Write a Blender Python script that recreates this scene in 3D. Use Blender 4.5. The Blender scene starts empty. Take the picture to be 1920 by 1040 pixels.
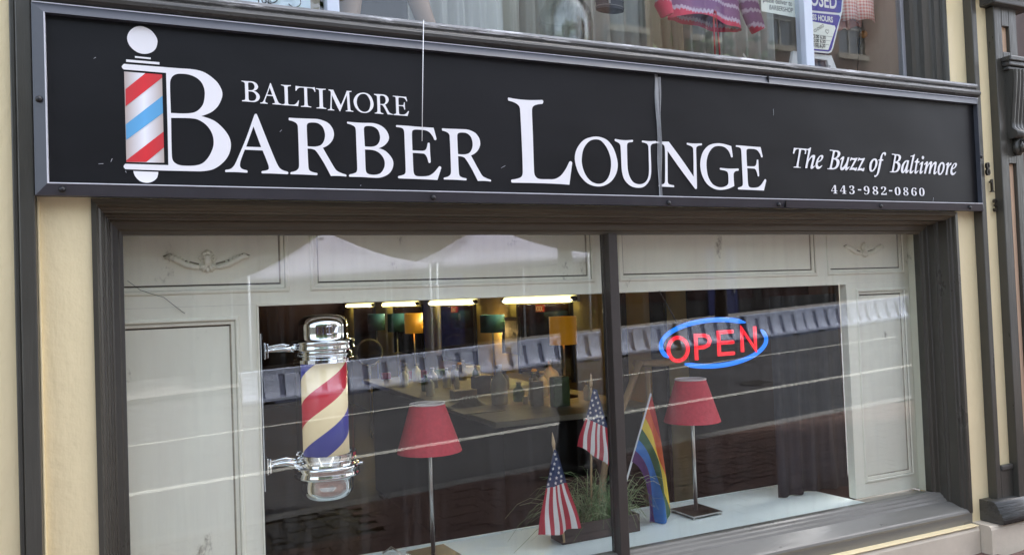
import bpy, bmesh, math, random
from mathutils import Vector, Matrix

random.seed(7)
S = bpy.context.scene
C = S.collection
PI = math.pi

# ---------------------------------------------------------------- camera
cd = bpy.data.cameras.new('camera'); cd.sensor_width = 36.0; cd.lens = 28.125
cd.clip_start = 0.05; cd.clip_end = 400
cam = bpy.data.objects.new('camera', cd); C.objects.link(cam)
r_ = Vector((.91058506, -.41162262, -.03743884)); u_ = Vector((.02330905, -.03929539, .99895573)); d_ = Vector((.41266395, .91050683, .02618727))
cam.matrix_world = Matrix(((r_.x, u_.x, -d_.x, 0), (r_.y, u_.y, -d_.y, -2.85), (r_.z, u_.z, -d_.z, 1.40), (0, 0, 0, 1)))
S.camera = cam

# ---------------------------------------------------------------- sky, sun, exposure
SUN = Vector((.46, .19, .87)).normalized()
w = bpy.data.worlds.new('World'); S.world = w; w.use_nodes = True
wn = w.node_tree.nodes; wl = w.node_tree.links
bg = wn['Background']; bg.inputs['Strength'].default_value = 0.15
sky = wn.new('ShaderNodeTexSky'); sky.sky_type = 'NISHITA'; sky.sun_disc = False
sky.sun_elevation = math.asin(SUN.z); sky.sun_rotation = math.atan2(SUN.x, SUN.y)
sky.air_density = 1.0; sky.dust_density = 4.0; sky.ozone_density = 1.0
hs = wn.new('ShaderNodeHueSaturation'); hs.inputs['Saturation'].default_value = .55
wl.new(sky.outputs[0], hs.inputs['Color']); wl.new(hs.outputs[0], bg.inputs['Color'])
sl = bpy.data.lights.new('sun', 'SUN'); sl.energy = 3.0; sl.angle = math.radians(2.0); sl.color = (1, .965, .92)
so = bpy.data.objects.new('sun', sl); C.objects.link(so); so.rotation_euler = (-SUN).to_track_quat('-Z', 'Y').to_euler()
so.location = (0, 0, 20)
S.view_settings.view_transform = 'Standard'; S.view_settings.look = 'None'
S.view_settings.exposure = 2.42; S.view_settings.gamma = 1
S.render.engine = 'CYCLES'
S.cycles.use_denoising = True
S.cycles.max_bounces = 10; S.cycles.transparent_max_bounces = 24; S.cycles.glossy_bounces = 5; S.cycles.diffuse_bounces = 4
S.cycles.sample_clamp_indirect = 8.0; S.cycles.caustics_reflective = False; S.cycles.caustics_refractive = False

# ---------------------------------------------------------------- helpers
def link(o, parent=None):
    C.objects.link(o)
    if parent is not None: o.parent = parent
    return o

def tag(o, label=None, cat=None, group=None, kind=None):
    if label: o['label'] = label
    if cat: o['category'] = cat
    if group: o['group'] = group
    if kind: o['kind'] = kind
    return o

def thing(name, label, cat, loc=(0, 0, 0), group=None):
    o = bpy.data.objects.new(name, None); o.location = loc; o.empty_display_size = .1
    C.objects.link(o)
    return tag(o, label, cat, group)

class MB:
    """collects faces; build() links them as one mesh object (vertices are in world space, made local to the parent)"""
    def __init__(s): s.v = []; s.f = []; s.m = []; s.sm = []
    def face(s, pts, mi=0, smooth=False):
        i = len(s.v); s.v += [tuple(p) for p in pts]; s.f.append(tuple(range(i, i + len(pts)))); s.m.append(mi); s.sm.append(smooth)
    def box(s, x0, x1, y0, y1, z0, z1, mi=0):
        i = len(s.v)
        s.v += [(x0, y0, z0), (x1, y0, z0), (x1, y1, z0), (x0, y1, z0), (x0, y0, z1), (x1, y0, z1), (x1, y1, z1), (x0, y1, z1)]
        for q in ((0, 3, 2, 1), (4, 5, 6, 7), (0, 1, 5, 4), (1, 2, 6, 5), (2, 3, 7, 6), (3, 0, 4, 7)):
            s.f.append(tuple(i + k for k in q)); s.m.append(mi); s.sm.append(False)
        return s
    def grid(s, rows, mi=0, smooth=True, closed=False, mfun=None):
        """rows: list of equal-length point lists"""
        i = len(s.v); n = len(rows[0])
        for r in rows: s.v += [tuple(p) for p in r]
        for a in range(len(rows) - 1):
            for b in range(n if closed else n - 1):
                b2 = (b + 1) % n
                s.f.append((i + a * n + b, i + a * n + b2, i + (a + 1) * n + b2, i + (a + 1) * n + b))
                s.m.append(mfun(a, b) if mfun else mi); s.sm.append(smooth)
        return s
    def lathe(s, prof, cx=0, cy=0, n=32, mi=0, smooth=True, cap=True, sx=1, sy=1):
        rows = [[(cx + r * sx * math.cos(2 * PI * k / n), cy + r * sy * math.sin(2 * PI * k / n), z) for k in range(n)] for r, z in prof]
        s.grid(rows, mi, smooth, True)
        if cap:
            for row in (rows[0], rows[-1]):
                if (Vector(row[0]) - Vector(row[n // 2])).length > 1e-4: s.face(row, mi)
        return s
    def tube(s, pts, r, n=8, mi=0, smooth=True):
        pts = [Vector(p) for p in pts]; rows = []
        rr = r if isinstance(r, (list, tuple)) else [r] * len(pts)
        for k, p in enumerate(pts):
            t = (pts[min(k + 1, len(pts) - 1)] - pts[max(k - 1, 0)]).normalized()
            a = t.cross(Vector((0, 0, 1)))
            if a.length < .05: a = t.cross(Vector((0, 1, 0)))
            a.normalize(); b = t.cross(a)
            rows.append([p + rr[k] * (math.cos(2 * PI * j / n) * a + math.sin(2 * PI * j / n) * b) for j in range(n)])
        s.grid(rows, mi, smooth, True); s.face(rows[0], mi); s.face(rows[-1], mi)
        return s
    def prism_xz(s, pts, y0, y1, mi=0):
        """outline in x,z pulled from y0 (front) to y1 (back)"""
        s.face([(x, y0, z) for x, z in pts], mi); s.face([(x, y1, z) for x, z in reversed(pts)], mi)
        n = len(pts)
        for k in range(n):
            a, b = pts[k], pts[(k + 1) % n]
            s.face([(a[0], y0, a[1]), (a[0], y1, a[1]), (b[0], y1, b[1]), (b[0], y0, b[1])], mi)
        return s
    def prism_yz(s, pts, x0, x1, mi=0, smooth=False):
        s.face([(x0, y, z) for y, z in pts], mi); s.face([(x1, y, z) for y, z in reversed(pts)], mi)
        n = len(pts)
        for k in range(n):
            a, b = pts[k], pts[(k + 1) % n]
            s.face([(x0, a[0], a[1]), (x1, a[0], a[1]), (x1, b[0], b[1]), (x0, b[0], b[1])], mi, smooth)
        return s
    def build(s, name, mat, parent=None, bevel=0, subsurf=0, solid=0, fix=True, sharp=0):
        me = bpy.data.meshes.new(name)
        off = Vector((0, 0, 0))
        if parent is not None:
            q = parent
            while q is not None: off += q.location; q = q.parent
        me.from_pydata([tuple(Vector(v) - off) for v in s.v], [], s.f)
        for m in (mat if isinstance(mat, (list, tuple)) else [mat]): me.materials.append(m)
        me.polygons.foreach_set('material_index', s.m); me.polygons.foreach_set('use_smooth', s.sm)
        if fix:
            bm = bmesh.new(); bm.from_mesh(me)
            bmesh.ops.remove_doubles(bm, verts=bm.verts, dist=1e-5)
            bmesh.ops.recalc_face_normals(bm, faces=bm.faces); bm.to_mesh(me); bm.free()
        me.update()
        if sharp and any(s.sm): me.set_sharp_from_angle(angle=math.radians(sharp))
        o = link(bpy.data.objects.new(name, me), parent)
        if solid:
            m = o.modifiers.new('solid', 'SOLIDIFY'); m.thickness = solid; m.offset = 0
        if bevel:
            m = o.modifiers.new('bevel', 'BEVEL'); m.width = bevel; m.segments = 2; m.limit_method = 'ANGLE'; m.angle_limit = math.radians(40)
        if subsurf:
            m = o.modifiers.new('sub', 'SUBSURF'); m.levels = subsurf; m.render_levels = subsurf
        return o

def text_obj(name, body, x, y, z, size, mat, parent=None, shear=0, align='LEFT', rot=0, sx=1.0, spacing=1.0, bold=0):
    cu = bpy.data.curves.new(name, 'FONT'); cu.body = body; cu.size = size; cu.shear = shear; cu.align_x = align
    cu.space_character = spacing; cu.offset = bold; cu.resolution_u = 4
    cu.materials.append(mat)
    o = bpy.data.objects.new(name, cu); link(o, parent)
    off = Vector((0, 0, 0)); q = parent
    while q is not None: off += q.location; q = q.parent
    o.location = Vector((x, y, z)) - off; o.rotation_euler = (PI / 2, 0, 0); o.scale = (sx, 1, 1)
    if rot: o.rotation_euler = (PI / 2, -rot, 0)
    return o

# ---------------------------------------------------------------- materials
def rgb(r, g, b):   # sRGB 0-255 -> linear
    f = lambda c: (c / 255 / 12.92) if c <= 10 else ((c / 255 + .055) / 1.055) ** 2.4
    return (f(r), f(g), f(b), 1)

def mat(name, col, rough=.6, metal=0, spec=.5, noise=None, bump=None, var=0.0, wear=None, rvar=0, coat=0):
    """noise=(scale xyz) colour mottling by var; bump=(scale xyz, strength, distance, detail); wear=(colour, scale, threshold)"""
    m = bpy.data.materials.new(name); m.use_nodes = True
    nt = m.node_tree; N = nt.nodes; L = nt.links; p = N['Principled BSDF']
    p.inputs['Base Color'].default_value = col if len(col) == 4 else (*col, 1)
    p.inputs['Roughness'].default_value = rough; p.inputs['Metallic'].default_value = metal
    p.inputs['Specular IOR Level'].default_value = spec
    if coat: p.inputs['Coat Weight'].default_value = coat; p.inputs['Coat Roughness'].default_value = .15
    tc = N.new('ShaderNodeTexCoord')
    geo = N.new('ShaderNodeNewGeometry')
    last = None
    if noise:
        mp = N.new('ShaderNodeMapping'); mp.inputs['Scale'].default_value = noise; L.new(geo.outputs['Position'], mp.inputs['Vector'])
        nz = N.new('ShaderNodeTexNoise'); nz.inputs['Scale'].default_value = 1; nz.inputs['Detail'].default_value = 6; nz.inputs['Roughness'].default_value = .65
        L.new(mp.outputs[0], nz.inputs['Vector'])
        mx = N.new('ShaderNodeMix'); mx.data_type = 'RGBA'
        mr = N.new('ShaderNodeMapRange'); mr.inputs[1].default_value = .3; mr.inputs[2].default_value = .7; L.new(nz.outputs['Fac'], mr.inputs[0])
        c = p.inputs['Base Color'].default_value[:]
        mx.inputs['A'].default_value = tuple(max(0, k * (1 - var)) for k in c[:3]) + (1,)
        mx.inputs['B'].default_value = tuple(min(1, k * (1 + var)) for k in c[:3]) + (1,)
        L.new(mr.outputs[0], mx.inputs['Factor']); L.new(mx.outputs['Result'], p.inputs['Base Color']); last = mx.outputs['Result']
        if rvar:
            m2 = N.new('ShaderNodeMapRange'); m2.inputs[3].default_value = max(.02, rough - rvar); m2.inputs[4].default_value = min(1, rough + rvar)
            L.new(nz.outputs['Fac'], m2.inputs[0]); L.new(m2.outputs[0], p.inputs['Roughness'])
    if wear:
        wc, wsc, th = wear
        mp = N.new('ShaderNodeMapping'); mp.inputs['Scale'].default_value = wsc; L.new(geo.outputs['Position'], mp.inputs['Vector'])
        nz = N.new('ShaderNodeTexNoise'); nz.inputs['Scale'].default_value = 1; nz.inputs['Detail'].default_value = 8; nz.inputs['Roughness'].default_value = .7
        L.new(mp.outputs[0], nz.inputs['Vector'])
        mr = N.new('ShaderNodeMapRange'); mr.inputs[1].default_value = th; mr.inputs[2].default_value = th + .06; L.new(nz.outputs['Fac'], mr.inputs[0])
        mx = N.new('ShaderNodeMix'); mx.data_type = 'RGBA'
        if last is not None: L.new(last, mx.inputs['A'])
        else: mx.inputs['A'].default_value = p.inputs['Base Color'].default_value
        mx.inputs['B'].default_value = wc; L.new(mr.outputs[0], mx.inputs['Factor']); L.new(mx.outputs['Result'], p.inputs['Base Color'])
    if bump:
        prev = None
        for b in (bump if isinstance(bump, list) else [bump]):
            sc, st, ds, dt = b
            mp = N.new('ShaderNodeMapping'); mp.inputs['Scale'].default_value = sc; L.new(geo.outputs['Position'], mp.inputs['Vector'])
            nz = N.new('ShaderNodeTexNoise'); nz.inputs['Scale'].default_value = 1; nz.inputs['Detail'].default_value = dt; nz.inputs['Roughness'].default_value = .6
            L.new(mp.outputs[0], nz.inputs['Vector'])
            bp = N.new('ShaderNodeBump'); bp.inputs['Strength'].default_value = st; bp.inputs['Distance'].default_value = ds
            L.new(nz.outputs['Fac'], bp.inputs['Height'])
            if prev: L.new(prev, bp.inputs['Normal'])
            prev = bp.outputs[0]
        L.new(prev, p.inputs['Normal'])
    return m

def emit(name, col, strength):
    m = mat(name, col, .5); p = m.node_tree.nodes['Principled BSDF']
    p.inputs['Emission Color'].default_value = col; p.inputs['Emission Strength'].default_value = strength
    return m

def glass_mat(name, tint=(1, 1, 1, 1), gain=1.0, dirt=0.0):
    m = bpy.data.materials.new(name); m.use_nodes = True; nt = m.node_tree; N = nt.nodes; L = nt.links
    N.remove(N['Principled BSDF']); out = N['Material Output']
    lw = N.new('ShaderNodeLayerWeight'); lw.inputs['Blend'].default_value = .5
    pw = N.new('ShaderNodeMath'); pw.operation = 'POWER'; pw.inputs[1].default_value = 5; L.new(lw.outputs['Facing'], pw.inputs[0])
    ml = N.new('ShaderNodeMath'); ml.operation = 'MULTIPLY_ADD'; ml.inputs[1].default_value = .95 * gain; ml.inputs[2].default_value = .045 * gain; L.new(pw.outputs[0], ml.inputs[0])
    tr = N.new('ShaderNodeBsdfTransparent'); tr.inputs['Color'].default_value = tint
    gl = N.new('ShaderNodeBsdfGlossy'); gl.inputs['Roughness'].default_value = 0.0
    mx = N.new('ShaderNodeMixShader'); L.new(ml.outputs[0], mx.inputs[0]); L.new(tr.outputs[0], mx.inputs[1]); L.new(gl.outputs[0], mx.inputs[2])
    last = mx
    if dirt:
        geo = N.new('ShaderNodeNewGeometry'); mp = N.new('ShaderNodeMapping'); mp.inputs['Scale'].default_value = (26, 1, 1.2); L.new(geo.outputs['Position'], mp.inputs['Vector'])
        nz = N.new('ShaderNodeTexNoise'); nz.inputs['Scale'].default_value = 1; nz.inputs['Detail'].default_value = 5; L.new(mp.outputs[0], nz.inputs['Vector'])
        mr = N.new('ShaderNodeMapRange'); mr.inputs[1].default_value = .5; mr.inputs[2].default_value = .8; mr.inputs[4].default_value = dirt; L.new(nz.outputs['Fac'], mr.inputs[0])
        df = N.new('ShaderNodeBsdfDiffuse'); df.inputs['Color'].default_value = (.6, .6, .58, 1)
        m3 = N.new('ShaderNodeMixShader'); L.new(mr.outputs[0], m3.inputs[0]); L.new(mx.outputs[0], m3.inputs[1]); L.new(df.outputs[0], m3.inputs[2]); last = m3
    L.new(last.outputs[0], out.inputs['Surface'])
    return m

M = {}
M['cream'] = mat('cream_paint', rgb(233, 216, 173), .42, noise=(3, 3, 1.2), var=.045, rvar=.1,
                 bump=[((80, 80, 9), .26, .003, 3), ((16, 16, 7), .4, .008, 2), ((40, 40, 34), .3, .006, 2)])
M['peach'] = mat('peach_paint', rgb(214, 180, 150), .5, noise=(3, 3, 1), var=.05, bump=((60, 60, 8), .2, .004, 3))
M['trim'] = mat('charcoal_trim_paint', rgb(67, 65, 59), .32, noise=(9, 9, 2), var=.16, rvar=.14, wear=(rgb(104, 102, 97), (30, 30, 9), .74),
                bump=[((90, 90, 5), .5, .003, 4), ((18, 18, 6), .3, .006, 2)])
M['jamb'] = mat('charcoal_jamb_paint', rgb(66, 63, 56), .3, noise=(5, 5, 2), var=.08, rvar=.1, bump=[((26, 26, 12), .18, .004, 2), ((110, 110, 60), .06, .002, 2)])
M['trimh'] = mat('charcoal_trim_paint_level', rgb(66, 65, 62), .28, noise=(2, 9, 9), var=.14, rvar=.12,
                 bump=[((5, 60, 120), .5, .003, 4), ((2.5, 30, 60), .4, .006, 3)])
M['sill'] = mat('peeling_grey_sill_paint', rgb(112, 110, 104), .3, noise=(2, 8, 8), var=.12, rvar=.12,
                wear=(rgb(190, 190, 191), (5, 40, 80), .69), bump=[((7, 24, 40), .28, .004, 3), ((14, 22, 30), .2, .005, 2)])
M['soffit'] = mat('brown_stained_head_moulding', rgb(84, 76, 60), .45, noise=(1.5, 14, 40), var=.28,
                  bump=[((3, 50, 110), .7, .004, 5)])
M['ledge'] = mat('peeling_ledge_paint_glare', rgb(136, 136, 136), .24, noise=(2, 8, 8), var=.14, rvar=.1, wear=(rgb(220, 220, 222), (6, 40, 90), .56), bump=[((5, 40, 80), .6, .005, 4), ((9, 30, 40), .4, .006, 3)])  # charcoal paint, base lightened for sky glare; wear is pale peeling
M['stone'] = mat('pale_stone', rgb(202, 191, 172), .75, noise=(5, 5, 5), var=.1, wear=(rgb(170, 150, 132), (9, 9, 9), .66), bump=((40, 40, 40), .35, .004, 6))
M['vinyl'] = mat('black_sign_vinyl', rgb(17, 17, 20), .42, noise=(1.1, 1.1, 2.6), var=.34, rvar=.1, spec=.27,
                 wear=(rgb(62, 62, 68), (50, 50, 80), .80), bump=[((1.6, 1.6, 2.5), .25, .02, 2), ((160, 160, 160), .08, .001, 2)])
M['letter'] = mat('white_sign_print', rgb(238, 236, 238), .45, noise=(6, 6, 6), var=.02, bump=((1.6, 1.6, 2.5), .2, .02, 2))
M['rail'] = mat('dark_blue_grey_metal_rail', rgb(68, 71, 79), .42, noise=(6, 6, 6), var=.14, rvar=.1, spec=.6, wear=(rgb(128, 128, 134), (14, 14, 60), .7), bump=((12, 30, 30), .15, .003, 4))
M['white_edge'] = mat('lit_lip_and_scratch_white', rgb(205, 206, 212), .4)
M['screw'] = mat('black_screw', rgb(24, 24, 26), .35)
M['glass'] = glass_mat('window_glass', (.97, .985, .98, 1), 1.08, .024)
M['glassu'] = glass_mat('upper_window_glass', (.97, .985, .98, 1), 1.08, .024)
M['panel'] = mat('dirty_white_wood_paint', rgb(252, 244, 226), .5, noise=(4, 4, 1.4), var=.07, wear=(rgb(176, 168, 150), (5, 5, 3), .63),
                 bump=[((60, 60, 6), .2, .003, 3)])
M['dark_edge'] = mat('dark_moulding_edge', rgb(78, 68, 58), .8, noise=(20, 20, 20), var=.3)  # darkest tone, on one edge of each panel moulding
M['manhole'] = mat('worn_iron', rgb(64, 63, 63), .6)
M['groove2'] = mat('ornament_edge_shade', rgb(146, 136, 118), .7, noise=(20, 20, 20), var=.25)  # relief shade of the carved ornaments, given as a colour
M['groove'] = mat('shaded_groove_paint', rgb(164, 154, 136), .6, noise=(12, 12, 12), var=.3)  # darker tone painted as shade in the moulding grooves
M['platform'] = mat('pale_green_white_shelf_paint', rgb(228, 238, 234), .4, noise=(4, 4, 4), var=.04, wear=(rgb(170, 176, 172), (12, 12, 12), .7))
M['mullion'] = mat('dark_brown_mullion', rgb(62, 56, 52), .4, noise=(6, 6, 2), var=.12, bump=((50, 50, 6), .2, .002, 3))
M['chrome'] = mat('chrome', (.86, .87, .88, 1), .045, 1)
M['steel'] = mat('brushed_steel', (.55, .54, .52, 1), .28, 1, bump=((40, 40, 4), .1, .001, 2))
M['red_shade'] = mat('red_lampshade_fabric', rgb(200, 56, 70), .85, noise=(60, 60, 60), var=.12, bump=((220, 220, 220), .3, .001, 2))
M['shade_lining'] = mat('white_shade_lining', rgb(220, 210, 205), .8)
M['lamp_base'] = mat('dark_bronze', rgb(66, 58, 52), .28, .6, noise=(20, 20, 20), var=.15)
M['black'] = mat('black_paint', rgb(26, 25, 25), .4, noise=(8, 8, 8), var=.2)
M['dark'] = mat('dark_interior', rgb(26, 22, 21), .6, spec=.1, noise=(2, 2, 2), var=.3)
M['planter'] = mat('dark_wood_planter', rgb(58, 49, 46), .55, noise=(4, 30, 30), var=.25, bump=((5, 60, 80), .3, .002, 4))
M['soil'] = mat('soil', rgb(50, 42, 34), .95, noise=(40, 40, 40), var=.4)
M['grass'] = mat('grass_blade', rgb(108, 134, 90), .6, spec=.2, noise=(9, 9, 9), var=.35)
M['grass2'] = mat('dry_grass_blade', rgb(156, 168, 128), .6, spec=.2, noise=(9, 9, 9), var=.25)
M['wood'] = mat('pale_dowel', rgb(190, 160, 120), .55, noise=(30, 30, 6), var=.12)
M['white'] = mat('white_plastic', rgb(225, 226, 226), .4)
M['usred'] = mat('flag_red', rgb(172, 44, 58), .8, noise=(30, 30, 30), var=.08)
M['uswhite'] = mat('flag_white', rgb(218, 212, 208), .8, noise=(30, 30, 30), var=.04)
M['usblue'] = mat('flag_blue', rgb(52, 62, 96), .8, noise=(30, 30, 30), var=.1)
RB = [mat('rainbow_' + n, rgb(*c), .7, noise=(20, 20, 20), var=.08) for n, c in
      (('red', (178, 48, 44)), ('orange', (206, 92, 42)), ('yellow', (214, 184, 48)), ('green', (38, 84, 52)), ('blue', (36, 108, 178)), ('purple', (76, 40, 98)))]
M['curtain'] = mat('black_curtain', rgb(44, 46, 52), .9, spec=.05, noise=(16, 16, 1), var=.3, bump=((60, 60, 5), .3, .004, 3))
M['yellow_wall'] = mat('yellow_ochre_wall', rgb(220, 200, 134), .8, noise=(3, 3, 3), var=.1)
M['room_dark'] = mat('dark_maroon_room', rgb(36, 22, 21), .7, spec=.1, noise=(1.5, 1.5, 1.5), var=.35)
M['room_floor'] = mat('dark_wood_floor', rgb(50, 26, 24), .5, spec=.15, noise=(2, 14, 2), var=.4)
M['mirror'] = mat('mirror_painted_reflection', rgb(50, 34, 32), .12, 0, spec=.7, noise=(1, 1.2, 1.2), var=.5)  # maroon reflection of the dark room put into the base colour
M['teal'] = mat('teal_shade', rgb(28, 78, 76), .85, noise=(40, 40, 40), var=.15)
M['ochre'] = emit('ochre_shade', rgb(214, 148, 36), .045)
M['tube'] = emit('warm_fluorescent_tube', rgb(255, 236, 152), .62)
M['pale'] = mat('pale_counter_top', rgb(170, 166, 152), .6, noise=(6, 6, 6), var=.15)
M['pink'] = mat('pink_box', rgb(206, 110, 120), .7)
M['green_lbl'] = mat('green_label', rgb(112, 150, 106), .6, noise=(20, 20, 20), var=.2)
M['bluebox'] = mat('slate_blue_box', rgb(92, 100, 120), .7, noise=(12, 12, 12), var=.15)
M['xxx'] = mat('red_sign', rgb(170, 48, 36), .6)
M['redlight'] = emit('red_led_letters', rgb(250, 20, 30), .30)
M['bluelight'] = emit('blue_led_ring', rgb(10, 122, 255), .26)
for k in ('redlight', 'bluelight'): M[k].node_tree.nodes['Principled BSDF'].inputs['Base Color'].default_value = (.05, .01, .02, 1) if k == 'redlight' else (.01, .03, .08, 1)
M['clear'] = glass_mat('clear_acrylic', (.97, .98, .98, 1), .5)
M['jar'] = glass_mat('jar_glass', (.93, .95, .95, 1), 1.8, .42)
M['barrier'] = mat('white_plastic_barrier', rgb(188, 197, 222), .5, noise=(2, 2, 2), var=.08, wear=(rgb(170, 170, 172), (3, 3, 3), .66))
M['barrier_slot'] = mat('shaded_barrier_recess', rgb(108, 115, 142), .6, noise=(3, 3, 3), var=.1)  # darker than the panels: shade of the recesses put into the colour
M['asphalt'] = mat('asphalt', rgb(76, 76, 79), .85, noise=(1.2, 1.2, 1.2), var=.14, wear=(rgb(74, 73, 74), (.5, 3, 1), .62), bump=((90, 90, 90), .5, .006, 4))
M['asphalt'].node_tree.nodes['Principled BSDF'].inputs['Specular IOR Level'].default_value = .08
M['line'] = mat('white_road_paint', rgb(186, 186, 180), .7, noise=(8, 8, 8), var=.12, wear=(rgb(140, 139, 136), (14, 14, 14), .68))
M['kerb'] = mat('granite_kerb', rgb(138, 136, 134), .8, noise=(14, 14, 14), var=.14, bump=((60, 60, 60), .4, .004, 4))
M['brick'] = mat('red_paving_brick', rgb(108, 84, 76), .85, noise=(3.1, 3.1, 3.1), var=.22, bump=((80, 80, 80), .4, .003, 4))
M['cobble'] = mat('dark_cobble', rgb(84, 82, 80), .7, noise=(9, 9, 9), var=.25, bump=((40, 40, 40), .5, .006, 4))
M['mortar'] = mat('sandy_joint', rgb(96, 86, 76), .95, noise=(20, 20, 20), var=.2)
M['canopy'] = mat('white_tent_fabric', rgb(160, 162, 186), .8, noise=(1.5, 1.5, 1.5), var=.03)
M['foliage'] = mat('tree_leaf', rgb(70, 92, 52), .6, noise=(.9, .9, .9), var=.4)
M['foliage2'] = mat('tree_leaf_pale', rgb(104, 124, 70), .6, noise=(.9, .9, .9), var=.35)
M['bark'] = mat('bark', rgb(84, 72, 62), .9, noise=(9, 9, 3), var=.25, bump=((30, 30, 8), .7, .01, 4))
M['stone2'] = mat('limestone_trim', rgb(176, 168, 156), .8, noise=(4, 4, 4), var=.1)
M['pane'] = mat('far_window_glass', rgb(96, 108, 122), .06, 0, spec=.8)
M['sash'] = mat('white_sash', rgb(196, 196, 192), .6)
M['skin'] = mat('mannequin_skin_tone', rgb(150, 122, 100), .55, noise=(6, 6, 6), var=.05)
M['denim'] = mat('black_denim', rgb(52, 50, 56), .85, noise=(50, 50, 50), var=.3, bump=((150, 150, 150), .4, .001, 2))
M['stitch'] = mat('grey_stitching', rgb(140, 136, 134), .8)
M['red_cord'] = mat('red_cord', rgb(176, 48, 62), .8)
M['paper'] = mat('white_paper', rgb(236, 238, 228), .7, noise=(4, 4, 4), var=.03)
M['ink'] = mat('black_marker_ink', rgb(40, 40, 44), .6)
M['signblue'] = mat('cobalt_blue_print', rgb(44, 42, 150), .45)
M['bluecloth'] = mat('navy_cloth', rgb(34, 42, 92), .8, noise=(20, 20, 4), var=.25)
M['alu'] = mat('white_aluminium', rgb(206, 214, 226), .4, noise=(8, 8, 2), var=.04)
M['greyalu'] = mat('grey_putty_strip', rgb(146, 146, 150), .5, noise=(14, 14, 4), var=.15)
M['beige'] = mat('beige_plaster', rgb(178, 164, 148), .7, noise=(6, 6, 3), var=.1, bump=((30, 30, 30), .2, .004, 3))
M['string'] = emit('white_string', rgb(250, 250, 250), 0.0)
M['orange'] = mat('amber_bead', rgb(206, 140, 60), .35)
M['iron'] = mat('dark_iron_numeral', rgb(52, 48, 42), .35, .5, noise=(30, 30, 30), var=.2)
M['postblack'] = mat('black_lamp_post_paint', rgb(24, 24, 25), .4)
M['tinsel'] = mat('crumpled_silver_seam', rgb(150, 150, 152), .3, .2, noise=(80, 80, 10), var=.4)

def brick_wall_mat():
    m = mat('red_brick_wall', rgb(128, 84, 70), .85); nt = m.node_tree; N = nt.nodes; L = nt.links; p = N['Principled BSDF']
    geo = N.new('ShaderNodeNewGeometry'); sep = N.new('ShaderNodeSeparateXYZ'); L.new(geo.outputs['Position'], sep.inputs[0])
    cmb = N.new('ShaderNodeCombineXYZ'); L.new(sep.outputs['X'], cmb.inputs['X']); L.new(sep.outputs['Z'], cmb.inputs['Y'])
    b = N.new('ShaderNodeTexBrick'); L.new(cmb.outputs[0], b.inputs['Vector'])
    b.inputs['Color1'].default_value = rgb(108, 80, 72); b.inputs['Color2'].default_value = rgb(124, 94, 84); b.inputs['Mortar'].default_value = rgb(150, 138, 126)
    b.inputs['Scale'].default_value = 1; b.inputs['Brick Width'].default_value = .21; b.inputs['Row Height'].default_value = .075; b.inputs['Mortar Size'].default_value = .008
    L.new(b.outputs['Color'], p.inputs['Base Color']); return m
M['brickwall'] = brick_wall_mat()
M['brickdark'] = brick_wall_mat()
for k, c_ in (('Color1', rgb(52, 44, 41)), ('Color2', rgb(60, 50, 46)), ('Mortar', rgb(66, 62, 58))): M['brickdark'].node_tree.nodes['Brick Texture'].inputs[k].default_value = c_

def pole_mat():
    m = mat('barber_stripe_print', rgb(236, 214, 170), .35); nt = m.node_tree; N = nt.nodes; L = nt.links; p = N['Principled BSDF']
    tc = N.new('ShaderNodeTexCoord'); sp = N.new('ShaderNodeSeparateXYZ'); L.new(tc.outputs['Object'], sp.inputs[0])
    at = N.new('ShaderNodeMath'); at.operation = 'ARCTAN2'; L.new(sp.outputs['Y'], at.inputs[0]); L.new(sp.outputs['X'], at.inputs[1])
    a1 = N.new('ShaderNodeMath'); a1.operation = 'MULTIPLY'; a1.inputs[1].default_value = 1 / (2 * PI); L.new(at.outputs[0], a1.inputs[0])
    z1 = N.new('ShaderNodeMath'); z1.operation = 'MULTIPLY'; z1.inputs[1].default_value = 1 / .386; L.new(sp.outputs['Z'], z1.inputs[0])
    sb = N.new('ShaderNodeMath'); sb.operation = 'SUBTRACT'; L.new(z1.outputs[0], sb.inputs[0]); L.new(a1.outputs[0], sb.inputs[1])
    ad = N.new('ShaderNodeMath'); ad.operation = 'ADD'; ad.inputs[1].default_value = POLE_PHASE; L.new(sb.outputs[0], ad.inputs[0])
    fr = N.new('ShaderNodeMath'); fr.operation = 'FRACT'; L.new(ad.outputs[0], fr.inputs[0])
    cr = N.new('ShaderNodeValToRGB'); cr.color_ramp.interpolation = 'CONSTANT'; e = cr.color_ramp.elements
    e[0].position = 0; e[0].color = rgb(190, 34, 52); e[1].position = .25; e[1].color = rgb(240, 220, 180)
    k = e.new(.5); k.color = rgb(52, 56, 150); k = e.new(.75); k.color = rgb(240, 220, 180)
    L.new(fr.outputs[0], cr.inputs[0]); L.new(cr.outputs[0], p.inputs['Base Color'])
    L.new(cr.outputs[0], p.inputs['Emission Color']); p.inputs['Emission Strength'].default_value = .075   # the pole is lit from inside
    return m
POLE_PHASE = .764
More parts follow.
